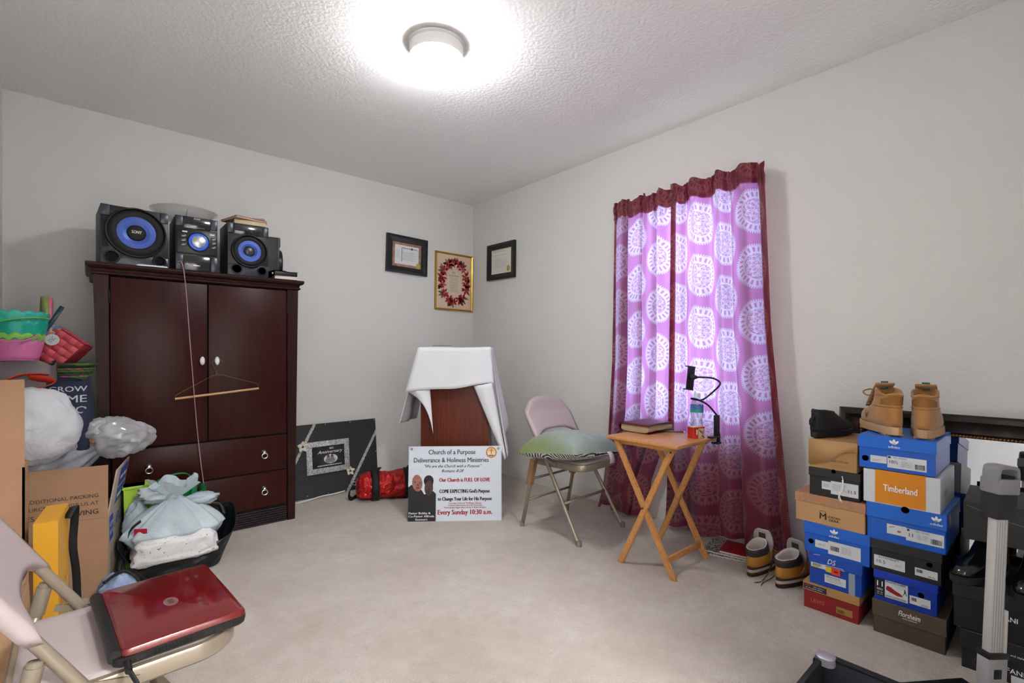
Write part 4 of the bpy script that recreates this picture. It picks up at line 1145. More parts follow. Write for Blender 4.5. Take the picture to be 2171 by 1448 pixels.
decal('pen_underline', [[(-.04, .0885), (.03, .0905), (.03, .092), (-.04, .0895)], [(-.025, .0845), (.035, .0855), (.035, .0868), (-.025, .0855)], [(-.075, .120), (-.05, .1225), (-.052, .1240), (-.072, .1215)]], m_white, t, LF)
p = tabel(t, -.083, -.03, .070, .088, LF, bc=(-.075, -.045, .076, .086), seed=6)
decal('yellow_sticker', [rect(-.03, -.008, .064, .086), rect(-.078, -.055, .0695, .0765)], mat('sticker_yellow', '#cdb51f', .5), t, LF - .0003)
decal('red_sticker', [rect(-.010, .020, .060, .086)], mat('sticker_red', '#cf3420', .5), t, LF - .0006)
decal('sticker_mark', [ell(.005, .073, .008, .004, 12)], mat('sticker_dark', '#6d1610', .5), t, LF - .0009)
p = tabel(t, -.035, .038, .020, .052, BF, ll=(-.03, .032, .040, 4), seed=8)
text(p, 'Black Suede', .010, -.03, .046, m_lab_ink, y=BF - .0005, align='LEFT', shear=.3)
decal('grey_stripe', [rect(.047, .068, .0, .088)], mat('stripe_grey', '#8a95a5', .4), t, BF - .0006)
t = shoebox('bright blue sneaker box under the tan patterned-lid box', .710, .483, .233, .122, m_blue1, m_blue2, .044)
trefoil(t, -.005, .098, .020, m_white, LF)
def fhole(t, x, z, r, y):
    h = obj('finger_hole', lathe([(r, .0004), (0, .0004)], 20, mtx=fr(x, z, y)), m_hole, t)
    return h
fhole(t, -.087, .045, .010, BF + .0006)
tabel(t, -.072, -.02, .026, .056, BF, ll=(-.064, -.035, .042, 2), seed=10)
tabel(t, -.026, .083, .012, .064, BF - .0003, bc=(-.018, .012, .028, .046), ll=(.018, .055, .05, 6), seed=11)
t = shoebox('tan shoe box with a patterned lid, third from top by the curtain', .745, .497, .355, .116, m_kraftl, mat('patterned_paper', '#9c7a68', .5, var=('#b57a52', 45, .42, .58)), .036, rz=-2)
text(t, 'M', .036, -.020, .034, m_lab_ink, y=BF, bold=.001)
text(t, 'OUNTAIN', .013, .018, .037, m_lab_ink, y=BF, bold=.0003, width=.044)
text(t, 'GEAR', .013, .018, .025, m_lab_ink, y=BF, bold=.0003, width=.036)
decal('sun_mark', [[(-.02 + .012 * cos(a), .048 + .010 * sin(a)) for a in [pi * k / 10 for k in range(11)]] + [(-.02 + .0105 * cos(a), .048 + .0085 * sin(a)) for a in [pi * k / 10 for k in range(10, -1, -1)]]], m_lab_ink, t, BF)
t = shoebox('black shoe box with a size 11.5 label and a white string', .692, .514, .4715, .112, m_bblk, m_bblk2, .034)
fhole(t, .0, .107, .008, LF + .0004)
tabel(t, -.042, -.008, .030, .062, BF, ll=(-.038, -.014, .05, 3), seed=15)
p = tabel(t, -.010, .082, .016, .068, BF - .0003, ll=(-.005, .045, .056, 6), seed=16)
text(p, '11.5', .017, .061, .036, m_lab_ink, y=BF - .001, bold=.0003)
obj('string', tube(cat([(.03, -.004, .095), (.034, -.006, .07), (.026, -.006, .04), (.022, -.010, .02), (.030, -.012, -.004), (.02, -.012, .012), (.033, -.008, .045), (.031, -.005, .08)], 6), .0016, 6), m_white, t, True)
t = shoebox('kraft tan shoe box under the black shoe', .692, .523, .5835, .117, mat('kraft_tan', '#a07a4c', .6), m_kraft, 0)
w = t['w']
bm = bmesh.new()
flap = [(-.0845, .117), (.0845, .117), (.0845, .078)] + [(.08 - .12 * k / 12, .078 - .012 * k / 12 - .042 / (1 + math.exp(-(k - 7) * 1.0))) for k in range(1, 13)] + [(-.055, .015), (-.0845, .012)]
bm = poly([flap], -.001)
o = obj('tuck_flap', bm, mat('kraft_tan2', '#ab8556', .6), t, 'keep'); solid(o, .0016, 1)
text(t, 'ALBERTO FELLINI', .010, .022, .036, m_lab_ink, y=.0018, width=.062)
decal('small_print', lines(-.01, .07, .02, .006, 2, .001, 17, .2), mat('kraft_ink', '#7c5c36', .6), t, .0018)
# --- middle stack
t = shoebox('dark taupe shoe box on the carpet, bottom of the middle stack', .477, .266, 0, .123, m_brown, mat('box_taupe_lid', '#54473a', .5), .060, .30)
text(t, 'Florsheim', .028, .004, .098, m_white, y=LF, shear=.25, bold=.0004, width=.062)
text(t, 'SHOE COMPANY', .0055, .006, .083, m_white, y=LF, bold=.0001)
t = shoebox('royal blue shoe box with a red loafer picture', .473, .288, .123, .112, mat('box_deep_blue', '#0a2f94', .42), mat('box_deep_blue_lid', '#0b35a3', .42), .030)
p = decal('picture_label', [rect(-.088, .010, .018, .084)], m_label, t, BF - .0002)
decal('label_border', [rect(-.0885, .0105, .0172, .0182), rect(-.0885, .0105, .0838, .0848), rect(.0095, .0105, .018, .084)], m_lab_ink, p, BF - .0005)
decal('label_black', [rect(-.088, -.058, .018, .084)], m_lab_ink, p, BF - .0005)
text(p, '11', .028, -.073, .062, m_white, y=BF - .0009, bold=.0007); text(p, 'RED', .010, -.073, .042, m_white, y=BF - .0009)
text(p, 'EU  44', .006, -.073, .031, m_white, y=BF - .0009); text(p, 'UK  10.5', .005, -.073, .024, m_white, y=BF - .0009)
text(p, 'FASHION LOAFER', .0085, -.026, .077, m_lab_ink, y=BF - .0009, bold=.0002, width=.058)
text(p, 'WWW.TAYNO.COM', .0085, -.026, .024, m_lab_ink, y=BF - .0009, bold=.0002, width=.06)
decal('loafer_picture', [[(-.054, .056), (-.050, .062), (-.040, .060), (-.028, .052), (-.014, .046), (-.006, .040), (-.006, .036), (-.02, .034), (-.04, .040), (-.054, .046)]], mat('loafer_red', '#8f1017', .4), p, BF - .0009)
decal('walking_figure', [ell(.001, .063, .002, .0022, 8), [(-.001, .06), (.003, .06), (.004, .052), (-.001, .051)], [(-.001, .052), (.001, .052), (-.003, .043), (-.005, .044)], [(.002, .052), (.004, .052), (.007, .044), (.005, .043)]], m_lab_ink, p, BF - .0009)
fhole(t, .046, .062, .009, BF + .0004)
p = tabel(t, .014, .072, .022, .052, BF - .0003, bc=(.019, .034, .034, .046), seed=22); text(p, '69.95', .009, .046, .027, m_lab_ink, y=BF - .001, align='LEFT')
t = shoebox('black shoe box with a size 10.5 label and open lid edge', .482, .277, .235, .114, m_bblk, m_bblk2, .034)
p = tabel(t, -.092, -.0, .016, .056, BF - .0003, ll=(-.03, -.006, .034, 2), seed=23)
text(p, 'A11909/BART', .0105, -.048, .050, m_lab_ink, y=BF - .001); text(p, '10.5', .018, -.072, .034, m_lab_ink, y=BF - .001)
p = tabel(t, .028, .09, .018, .046, BF - .0003, bc=(.033, .05, .03, .041), seed=24); text(p, '49.95', .009, .064, .023, m_lab_ink, y=BF - .001, align='LEFT')
fhole(t, .068, .066, .0085, BF + .0004)
t = shoebox('bright blue sneaker box labelled size 11, under the white and orange box', .496, .265, .349, .137, m_blue1, m_blue2, .055, .33)
trefoil(t, .088, .113, .020, m_white, LF)
h = fhole(t, 0.002, .131, .012, LF + .0004)
tabel(t, -.052, .004, .032, .068, BF, seed=30); decal('red_scribble', [[(-.046, .058), (-.03, .062), (-.028, .060), (-.044, .056)], ell(-.016, .046, .006, .004, 10)], mat('red_pen', '#b5565a', .5), t, BF - .0005)
p = tabel(t, .004, .108, .022, .066, BF - .0003, bc=(.072, .102, .028, .046), ll=(.035, .066, .048, 4), seed=31)
text(p, '11', .018, .018, .043, m_lab_ink, y=BF - .001, bold=.0003); text(p, 'PRO MODEL', .007, .05, .060, m_lab_ink, y=BF - .001)
decal('label_mark', [rect(.007, .014, .057, .064)], m_lab_ink, p, BF - .001)
side = Matrix.Translation((.1155, 0, 0)) @ Matrix.Rotation(R(90), 4, 'Z')
decal('side_stripes', [[(.04 + k * .014, .132), (.048 + k * .014, .132), (.066 + k * .014, .085), (.058 + k * .014, .085)] for k in range(3)], m_white, t, 0, mtx=Matrix.Translation((.0005, 0, 0)) @ side)
t = shoebox('white shoe box with a wide orange panel and white lettering', .508, .279, .486, .128, m_wbox, m_wbox, 0, .33)
decal('orange_panel', [rect(-.075, .072, .004, .126)], m_orange, t, BF - .0004)
text(t, 'Timberland', .034, .0, .062, m_white, y=BF - .0009, bold=.0008, width=.098)
side = Matrix.Translation((.1145, 0, 0)) @ Matrix.Rotation(R(90), 4, 'Z')
decal('side_print', [rect(.085, .11, .05, .07)], mat('print_orange', '#b5774a', .5), t, -.0002, mtx=side)
t = shoebox('bright blue sneaker box labelled size 10½, under the boots', .522, .292, .614, .124, m_blue1, m_blue2, .046, .33)
trefoil(t, -.004, .102, .020, m_white, LF)
fhole(t, -.092, .036, .011, BF + .0004)
tabel(t, -.076, -.026, .024, .050, BF, ll=(-.07, -.04, .035, 2), seed=33)
p = tabel(t, -.024, .088, .012, .056, BF - .0003, bc=(.056, .083, .018, .036), ll=(.015, .05, .038, 5), seed=34)
text(p, '10½', .016, -.006, .034, m_lab_ink, y=BF - .001, bold=.0003); text(p, 'PRO MODEL', .007, .014, .050, m_lab_ink, y=BF - .001)
decal('label_mark', [rect(-.022, -.014, .047, .054)], m_lab_ink, p, BF - .001)
# --- black stack at the frame edge
t = shoebox('black shoe box on the carpet behind the trolley handle', .228, .030, 0, .128, m_bblk, m_bblk2, .058, .32, xf=2.2)
text(t, 'ALFANI', .022, .018, .040, m_white, y=BF - .0005, bold=.0003, width=.065)
text(t, 'and styles at macys.com', .0085, .060, .092, m_white, y=LF, bold=.0001)
tabel(t, .02, .10, .002, .028, BF - .0003, bc=(.05, .085, .012, .024), seed=40)
decal('embossed_ring', [[(-.05 + .017 * cos(a), .026 + .017 * sin(a)) for a in [2 * pi * k / 24 for k in range(25)]] + [(-.05 + .0165 * cos(a), .026 + .0165 * sin(a)) for a in [2 * pi * k / 24 for k in range(24, -1, -1)]]], mat('print_grey', '#6f6f72', .4), t, BF)
t = shoebox('black shoe box under the black dress shoes', .248, .040, .1285, .150, m_bblk, m_bblk2, .048, .32, xf=2.205)
text(t, 'ALFANI', .022, .020, .072, m_white, y=BF - .0005, bold=.0003, width=.06)
t = shoebox('black shoe box with a red letter resting on the dress shoes', .228, .005, .418, .132, m_bblk, mat('box_black_mat', '#262628', .6), .0, .30, xf=2.25, rz=2)
text(t, 'GUESS', .026, .115, .085, mat('print_red2', '#b2282a', .45), y=BF - .0005, bold=.0004, width=.09)
decal('flap_line', [[(-.10, .115), (-.02, .085), (.10, .06), (.10, .0615), (-.02, .0865), (-.10, .1165)]], mat('print_grey', '#6f6f72', .4), t, BF)

# ------------------------------------------------------------------ shoes
def outline(y0, y1, w, n=28, heel=.62, toe=.9):
    """shoe-like outline: narrower heel, full ball, rounded toe"""
    o = []; L = y1 - y0
    for i in range(n):
        t = 2 * pi * i / n
        yy = -cos(t)                     # -1 heel .. 1 toe
        s = (yy + 1) / 2
        ww = (heel + (1 - heel) * min(1, s / .62)) if s < .62 else 1.
        x = math.copysign(abs(sin(t)) ** .75, sin(t)) * w / 2 * ww
        o.append((x, y0 + L * s))
    return o
def loft(levels, n=28, cap0=True, cap1=True, heel=.62):
    bm = bmesh.new(); prev = None
    for z, y0, y1, w in levels:
        v = [bm.verts.new((x, y, z(y) if callable(z) else z)) for x, y in outline(y0, y1, w, n, heel)]
        if prev:
            for i in range(n): bm.faces.new((prev[i], prev[(i + 1) % n], v[(i + 1) % n], v[i]))
        elif cap0: bm.faces.new(v[::-1])
        prev = v
    if cap1: bm.faces.new(prev)
    return bm
m_wheat = mat('wheat_nubuck', '#a97840', .8, bump=(40, .25, .004), var=('#9d6d37', 12, .4, .65), sheen=.3)
m_gum = mat('gum_sole', '#bd9a70', .6)
m_lace = mat('tan_lace', '#94703f', .8)
def boot(label, loc, rz):
    b = thing('work_boot', label, 'boot', loc, rz, 'wheat boots on the box stack')
    s = obj('sole', loft([(.004, 0, .285, .094), (.006, -.004, .292, .100), (.020, -.006, .296, .104), (.034, -.004, .294, .102), (.036, 0, .288, .096)]), m_gum, b, 'auto')
    obj('welt', loft([(.0355, -.001, .290, .098), (.037, -.002, .291, .099), (.0395, 0, .288, .096)]), mat('welt_brown', '#7a5428', .7), b, 'auto')
    lug = None
    for i in range(9):
        for k in (-1, 1):
            y = .036 + i * .026
            if .10 < y < .15: continue
            M = Matrix.Translation((k * (.016 if y < .1 else .026), y, 0))
            if lug is None: lug = obj('lug', box(-.013, .013, -.009, .009, 0, .006), m_gum, s, mtx=M)
            else: c = lug.copy(); COL.objects.link(c); c.parent = s; c.matrix_local = M
    top = lambda y: .172 - .016 * math.exp(-((y - .03) / .03) ** 2) + .10 * (y - .06) * (y > .06)
    obj('upper', loft([(.034, .004, .282, .092), (.050, .001, .284, .096), (.066, .001, .276, .094), (.080, .002, .255, .090), (.092, .004, .215, .086), (.104, .006, .182, .082), (.120, .008, .160, .080), (.145, .006, .142, .080), (lambda y: top(y) - .006, .004, .134, .084), (top, .007, .131, .079), (lambda y: top(y) - .004, .012, .126, .070), (.12, .018, .13, .06), (.08, .02, .15, .06)], 36, heel=.80), m_wheat, b, True)
    m_nd = mat('nubuck_dark', '#8a5f2c', .8)
    def hug(z, grow=.0016, n=72):          # outline of the shaft at height z, pushed out a little
        lv = [(.104, .006, .182, .082), (.120, .008, .160, .080), (.145, .006, .142, .080), (.160, .004, .134, .084)]
        for p_, q_ in zip(lv, lv[1:]):
            if z <= q_[0]:
                t = (z - p_[0]) / (q_[0] - p_[0]); y0, y1, w = [p_[i] + (q_[i] - p_[i]) * t for i in (1, 2, 3)]; break
        else: y0, y1, w = lv[-1][1:]
        return outline(y0 - grow, y1 + grow, w + 2 * grow, n, .80)
    def patch(u, v):
        k_ = round((u - .5) * 28); z = .116 + .034 * v * (1 - .45 * (2 * u - 1) ** 2)
        x, y = hug(z)[k_ % 72]; return (x, y, z)
    obj('heel_patch', surf(patch, 28, 6), m_nd, b, True)
    obj('seam', tube([(x, y, .1075) for x, y in [hug(.1075, .001)[k_ % 72] for k_ in range(-22, 23)]], .0011, 5), m_nd, b, True)
    obj('seam', tube([(x, y, .152) for x, y in [hug(.152, .001)[k_ % 72] for k_ in range(-24, 25)]], .0010, 5), m_nd, b, True)
    tg_ = obj('tongue', surf(lambda u, v: (.030 * (2 * u - 1), .205 - .105 * v + .010 * (2 * u - 1) ** 2, .098 + .098 * v + .006 * sin(pi * v)), 8, 10), mat('tongue_wheat', '#a07a4c', .8), b, True); solid(tg_, .006)
    obj('pull_tab', box(-.012, .012, .112, .118, .172, .202, .002), mat('teal_fabric', '#2f5c66', .7), b, 'auto')
    for i in range(4):
        y = .20 - i * .022; z = .104 + i * .021
        obj('lace', tube(cat([(-.03, y - .012, z), (0, y + .004, z + .010), (.03, y - .012, z + .002)], 5), .003, 6), m_lace, b, True)
    obj('lace_loop', tube(cat([(0, .165, .150), (-.02, .19, .165), (-.045, .195, .155), (-.035, .185, .14), (-.005, .168, .146)], 5), .003, 6), m_lace, b, True)
    obj('emblem', poly([[(.0, .0), (.008, .006), (.013, .014), (.016, .013), (.012, .004), (.006, -.006), (.003, -.014), (-.003, -.014), (-.006, -.006), (-.012, .004), (-.016, .013), (-.013, .014), (-.008, .006)]], 0, mtx=Matrix.Translation((-.0475, .155, .066)) @ Matrix.Rotation(R(-90), 4, 'Z') @ Matrix.Rotation(R(-6), 4, 'X')), mat('emblem_dark', '#4a2418', .6), b, 'keep')
    return b
ZB = .7385
boot('wheat boot with its toe and side emblem visible, on the blue box', (2.262, .405, ZB), R(-90 + 31))
boot('wheat boot seen from behind, on the blue box', (2.252, .332, ZB), R(-90 + 4))
# pair on the floor
def hiker(label, loc, rz, side):
    b = thing('hiking_shoe', label, 'shoe', loc, rz, 'hiking shoes on the carpet')
    m_hw = mat('hiker_wheat', '#a9742c', .7, bump=(40, .2, .003)); m_dk = mat('hiker_dark', '#2c2624', .7)
    obj('outsole', loft([(.0, 0, .27, .088), (.003, -.004, .276, .094), (.018, -.006, .280, .098), (.020, -.004, .278, .096)]), m_dk, b, 'auto')
    obj('midsole', loft([(.019, -.004, .278, .095), (.023, -.005, .279, .097), (.032, -.004, .277, .095), (.033, -.002, .274, .092)]), mat('midsole_pink', '#b9a394', .6), b, 'auto')
    obj('foxing', loft([(.0325, -.003, .276, .094), (.042, -.003, .275, .095), (.046, 0, .270, .092)]), m_dk, b, 'auto')
    obj('upper', loft([(.044, .002, .268, .090), (.058, .0, .266, .092), (.074, .001, .235, .088), (.086, .003, .20, .084), (.098, .004, .165, .082), (.104, .006, .155, .080)], 32, cap1=False, heel=.82), m_hw, b, True)
    tp = lambda y: .128 + .35 * max(0, y - .07) - .2 * max(0, .03 - y)
    obj('collar', loft([(.092, .003, .168, .083), (.108, -.001, .156, .088), (lambda y: tp(y) - .005, .0, .138, .088), (tp, .007, .132, .078)], 32, cap0=False, cap1=False, heel=.84), m_dk, b, True)
    obj('lining', loft([(tp, .006, .133, .080), (lambda y: tp(y) + .002, .010, .129, .072), (lambda y: tp(y) - .012, .016, .128, .064), (.06, .022, .15, .06), (.05, .03, .14, .05)], 32, cap0=False, heel=.84), mat('lining_white', '#b9b0a8', .8), b, True)
    def tng(u, v):
        x = 2 * u - 1
        return ((.036 + .010 * sin(pi * v * .9)) * x, .150 - .015 * v + .008 * x * x, .085 + .112 * v - .022 * abs(x) ** 4 * v - .008 * (1 - abs(x)) * (v > .95))
    tg_ = obj('tongue', surf(tng, 14, 12), mat('tongue_grey', '#a49a9a', .75), b, True); solid(tg_, .010, 0)
    def onT(x, z): return (x, .150 - .015 * ((z - .085) / .112) - .0062, z)
    bm = bmesh.new(); bm.faces.new([bm.verts.new(onT(x, z)) for x, z in ((-.016, .150), (.016, .150), (.016, .175), (-.016, .175))]); obj('tongue_label', bm, mat('label_olive', '#3b3a2a', .5), tg_)
    bm = bmesh.new(); bm.faces.new([bm.verts.new(onT(x, z)) for x, z in ((-.014, .134), (.014, .134), (.014, .147), (-.014, .147))]); obj('tongue_label', bm, mat('label_pale', '#cfcbc6', .5), tg_)
    for s in (-1, 1):
        obj('side_patch', surf(lambda u, v, s=s: (s * (.0425 + .0035 * sin(pi * v) + .001), .085 + .055 * u + .02 * v, .055 + .034 * v * (1 - .9 * abs(2 * u - 1))), 8, 6), mat('patch_pink', '#b58a76', .7), b, True)
    m_lc = mat('lace_dark', '#2a2320', .8, var=('#8a6f4a', 160, .5, .55))
    for i in range(4):
        obj('lace', tube(cat([(-.036, .165 + i * .017, .106 - i * .007), (0, .178 + i * .017, .110 - i * .007), (.036, .165 + i * .017, .106 - i * .007)], 5), .0026, 6), m_lc, b, True)
    obj('lace_end', tube(cat([(side * .04, .16, .10), (side * .055, .12, .06), (side * .056, .06, .015), (side * .06, -.01, .003), (side * .045, -.05, .003)], 6), .0028, 6), m_lc, b, True)
    return b
hiker('wheat hiking shoe next to the red folder, heel outward', (2.335, .972, 0), R(-90 - 2), 1)
hiker('wheat hiking shoe nearer to the shoe boxes, heel outward', (2.318, .842, 0), R(-90 - 12), -1)
# black slip-on shoe
def blackshoe(name, label, loc, rz, gloss, hi=.105, grp=None):
    b = thing(name, label, 'shoe', loc, rz, grp)
    mu = mat('black_suede', '#17171b', .75) if not gloss else mat('black_polished', '#0c0c0d', .16, coat=.6)
    ms = mat('black_sole', '#1d1d1f', .5)
    obj('sole', loft([(0, 0, .27, .084), (.003, -.003, .275, .09), (.022, -.004, .277, .092), (.024, 0, .272, .088)]), ms, b, 'auto')
    tp = lambda y: hi - .25 * max(0, .05 - y) * 0 + (-.15 * max(0, y - .04))
    obj('upper', loft([(.022, .002, .268, .086), (.036, -.001, .266, .088), (.052, 0, .250, .086), (.064, .004, .215, .080), (.078, .008, .175, .074), (lambda y: tp(y) - .006, .010, .135, .070), (tp, .014, .130, .064), (lambda y: tp(y) - .006, .02, .125, .056), (.05, .022, .14, .05)], 32, heel=.80), mu, b, True)
    if not gloss:
        obj('pull_loop', tube(cat([(0, .012, .085), (0, -.012, .075), (0, -.014, .055), (0, .0, .05)], 5), 0, flat=(.014, .003)), mu, b)
        obj('elastic_gore', surf(lambda u, v: (-.0415 + .004 * v, .09 + .05 * u - .02 * v, .045 + .03 * v), 4, 4), ms, b, True)
    else:
        for i in range(4):
            obj('lace', tube([(-.02, .125 + i * .014, .090 - i * .006), (.0, .13 + i * .014, .094 - i * .006), (.02, .125 + i * .014, .090 - i * .006)], .002, 6), ms, b, True)
        obj('toe_cap_seam', tube([(.036 * (2 * k / 8 - 1), .20 + .012 * (1 - (2 * k / 8 - 1) ** 2), .050 + .013 * (1 - (2 * k / 8 - 1) ** 2)) for k in range(9)], .0014, 6), ms, b, True)
    return b
blackshoe('slip_on_shoe', 'black slip-on shoe sitting on the kraft tan box', (2.262, .685, .701), R(-90 - 12), False, .115)
blackshoe('dress_shoe', 'polished black dress shoe nearest the blue box stack', (2.44, .135, .279), R(68), True, .134, 'black dress shoes')
blackshoe('dress_shoe', 'polished black dress shoe at the picture edge on the black box', (2.43, .035, .279), R(80), True, .134, 'black dress shoes')

# ------------------------------------------------------------------ mirror leaning on the right wall
mr = thing('framed_mirror', 'mirror in a wide dark bronze frame leaning behind the shoe boxes', 'mirror', (2.600, .345, .002), R(-90), rx=R(-6.5))
mw, mh, fw_ = .70, .80, .092
m_bronze = mat('distressed_bronze', '#211b18', .35, .3, var=('#4b372c', 14, .55, .75), bump=(18, .3, .006))
prof = [(0, .0), (0, -.030), (.010, -.040), (.028, -.042), (.045, -.030), (.060, -.024), (.074, -.026), (.080, -.020), (.080, 0)]
def mould(prof, mw, mh, zc):
    bm = bmesh.new(); rings = []
    for sx, sz in ((-1, -1), (1, -1), (1, 1), (-1, 1)): rings.append([bm.verts.new((sx * (mw / 2 - o), y, zc + sz * (mh / 2 - o))) for o, y in prof])
    k = len(prof)
    for i in range(4):
        a, b_ = rings[i], rings[(i + 1) % 4]
        for j in range(k): bm.faces.new((a[j], a[(j + 1) % k], b_[(j + 1) % k], b_[j]))
    return bm
obj('frame', mould(prof, mw, mh, mh / 2), m_bronze, mr, 'auto')
m_rope = mat('rope_gilt', '#8a5f35', .35, .7)
ri = .086
rp = bmesh.new()
def beads(x0, z0, x1, z1):
    L = sqrt((x1 - x0) ** 2 + (z1 - z0) ** 2); n = int(L / .0105)
    for i in range(n):
        t = (i + .5) / n
        lathe([(0, -.0062), (.0035, -.0045), (.0048, 0), (.0035, .0045), (0, .0062)], 6, rp, Matrix.Translation((x0 + (x1 - x0) * t, -.018, z0 + (z1 - z0) * t)) @ Matrix.Rotation(R(45 if abs(x1 - x0) > abs(z1 - z0) else 40), 4, 'Y'))
xa, za, zb = mw / 2 - ri, ri, mh - ri
for a in ((-xa, zb, xa, zb), (xa, zb, xa, za), (-xa, za, xa, za), (-xa, za, -xa, zb)): beads(*a)
o = obj('rope_trim', rp, m_rope, mr, True)
obj('inner_bead', mould([(.080, 0), (.080, -.014), (.092, -.010), (.092, 0)], mw, mh, mh / 2), mat('inner_bronze', '#3a2a1f', .4, .6), mr)
bpart('mirror_glass', -xa - .004, xa + .004, -.006, -.002, za - .004, zb + .004, mat('mirror_silver', '#b4b6ba', .01, 1.), mr)

# ------------------------------------------------------------------ trolley handle at the frame edge
tr = thing('luggage_trolley', 'upright aluminium telescopic trolley handle with a black and grey grip', 'trolley', (1.825, .133, 0), RZ + R(6))
m_alu = mat('anodised_aluminium', '#c2bfbd', .4, .25)
m_alud = mat('aluminium_darker', '#a5a4a6', .4, .3)  # darker tone for the outer post and ribs
lean = Matrix.Rotation(R(3.0), 4, 'Y')
def tp_(name, a, m, bev=.003, par=tr):
    bm = box(*a, bev); bmesh.ops.transform(bm, matrix=lean, verts=bm.verts[:]); return obj(name, bm, m, par, 'auto')
tp_('inner_post', (-.020, .018, -.010, .012, .15, .66), m_alu)
tp_('outer_post', (-.028, .030, -.015, .017, .03, .245), m_alud)
tp_('side_rail', (.019, .030, -.012, .014, .10, .36), m_alu)
for i in range(5):
    tp_('rib', (-.016 + i * .0075, -.0145 + i * .0075, -.0112, -.0098, .25, .60), m_alud, .0003)
tp_('collar', (-.031, .032, -.018, .020, .232, .247), m_blk)
tp_('post_lock', (-.012, .010, -.017, -.014, .18, .205), m_blk, .001)
m_grip = mat('grip_grey', '#7d7d80', .45)
tp_('grip_block', (-.030, .030, -.022, .026, .605, .69), mat('grip_black', '#242427', .5), .006)
gh = bmesh.new()
bx(gh, -.032, .034, -.024, .028, .672, .715, .006)
bmesh.ops.transform(gh, matrix=lean, verts=gh.verts[:]); obj('grip_shell', gh, m_grip, tr, 'auto')
obj('grip_loop', tube(cat([lean @ Vector(p) for p in ((-.028, 0, .70), (-.027, 0, .735), (-.018, 0, .744), (.018, 0, .744), (.029, 0, .735), (.030, 0, .70))], 5), 0, flat=(.040, .009)), m_grip, tr, 'auto')
tp_('grip_slot', (-.020, .022, -.018, .022, .712, .722), m_hole, .001)
bpart('base_plate', -.15, .15, -.02, .20, .02, .032, m_blk, tr, .003)
for s in (-1, 1):
    obj('wheel', lathe([(.0, -.012), (.025, -.012), (.03, -.008), (.03, .008), (.025, .012), (0, .012)], 20, mtx=Matrix.Translation((s * .13, .02, .03)) @ Matrix.Rotation(R(90), 4, 'Y')), m_blkm, tr, 'auto')

# ------------------------------------------------------------------ open case at the frame edge
oc = thing('open_case', 'open black hard case with a silver corner cap at the bottom edge', 'case', (1.36, .20, 0), 0)
m_cs = mat('case_navy', '#2c2b35', .45); m_cb = mat('case_black', '#0e0e10', .6)
bpart('bottom', -.20, .20, -.26, .255, 0, .012, m_cb, oc, .004)
bpart('far_wall', .19, .205, -.26, .255, .0, .200, m_cs, oc, .004)
bpart('end_wall', -.20, .19, .240, .255, .0, .200, m_cb, oc, .004)
bpart('near_wall', -.205, -.19, -.26, .255, .0, .16, m_cs, oc, .004)
bpart('end_wall', -.20, .19, -.26, -.245, .0, .200, m_cb, oc, .004)
bpart('edge_rail', .188, .208, -.26, .23, .196, .205, m_cb, oc, .003)
bpart('divider', -.19, .19, .12, .128, .012, .16, m_cs, oc, .001)
obj('corner_cap', rslab(.045, .045, .018, [(0, .185), (0, .2055), (.003, .208), (.008, .209)]), mat('satin_nickel', '#b9b7c4', .4, .7), oc, 'auto').location = (.186, .236, 0)
obj('corner_cap_front', box(.150, .2065, .2565, .2585, .165, .205, .001), m_chrome, oc)
decal('white_sticker', [rect(-.03, .03, .13, .165)], m_label, oc, 0, mtx=Matrix.Translation((.1895, .08, 0)) @ Matrix.Rotation(R(-90), 4, 'Z'))
bm = lathe([(0, 0), (.012, .0), (.012, .03), (.008, .034), (.008, .10), (0, .10)], 14, mtx=Matrix.Translation((.06, .19, .09)) @ Matrix.Rotation(R(80), 4, 'Y')); obj('chrome_fitting', bm, m_chrome, oc, True)
# ------------------------------------------------------------------ cardboard boxes on the left
m_card = mat('corrugated_card', '#a17a5c', .8, var=('#a98466', 6, .3, .7))
m_card2 = mat('corrugated_card_inner', '#7e5f45', .85)
tall = thing('cardboard_box', 'tall plain cardboard box at the left picture edge', 'box', (-.242, 2.165, 0), 0)
TW, TD = .092, .06
for n_, a in (('front_wall', (-TW, TW, -TD, -TD + .006)), ('back_wall', (-TW, TW, TD - .006, TD)), ('side_wall', (TW - .006, TW, -TD, TD)), ('side_wall', (-TW, -TW + .006, -TD, TD))):
    bpart(n_, *a, 0, .70, m_card, tall)
fl = obj('flap', box(-TW, TW, -.004, 0, 0, .27), m_card, tall, mtx=Matrix.Translation((0, -TD + .004, .70)) @ Matrix.Rotation(R(2), 4, 'X'))
bpart('bottom', -TW, TW, -TD, TD, 0, .006, m_card2, tall)
obj('flap', box(-.004, 0, -TD, TD, 0, .09), m_card, tall, mtx=Matrix.Translation((-TW + .005, 0, .70)))
mv = thing('moving_box', 'open brown moving box printed with packing text beside the armoire', 'box', (-.122, 2.782, 0), R(-10))
MW0, MW1, MD, MH = -.185, .185, .36, .335
bpart('front_wall', MW0, MW1, 0, .006, 0, MH, m_card, mv)
bpart('back_wall', MW0, MW1, MD - .006, MD, 0, MH, m_card, mv)
bpart('side_wall', MW1 - .006, MW1, .006, MD - .006, 0, MH, mat('card_white', '#b9a898', .7), mv)
bpart('side_wall', MW0, MW0 + .006, .006, MD - .006, 0, MH, m_card, mv)
bpart('bottom', MW0, MW1, .006, MD - .006, 0, .006, m_card2, mv)
obj('flap', box(MW0, MW1, 0, .005, 0, .225), m_card, mv, mtx=Matrix.Translation((0, 0, MH + .001)) @ Matrix.Rotation(R(-1), 4, 'X'))
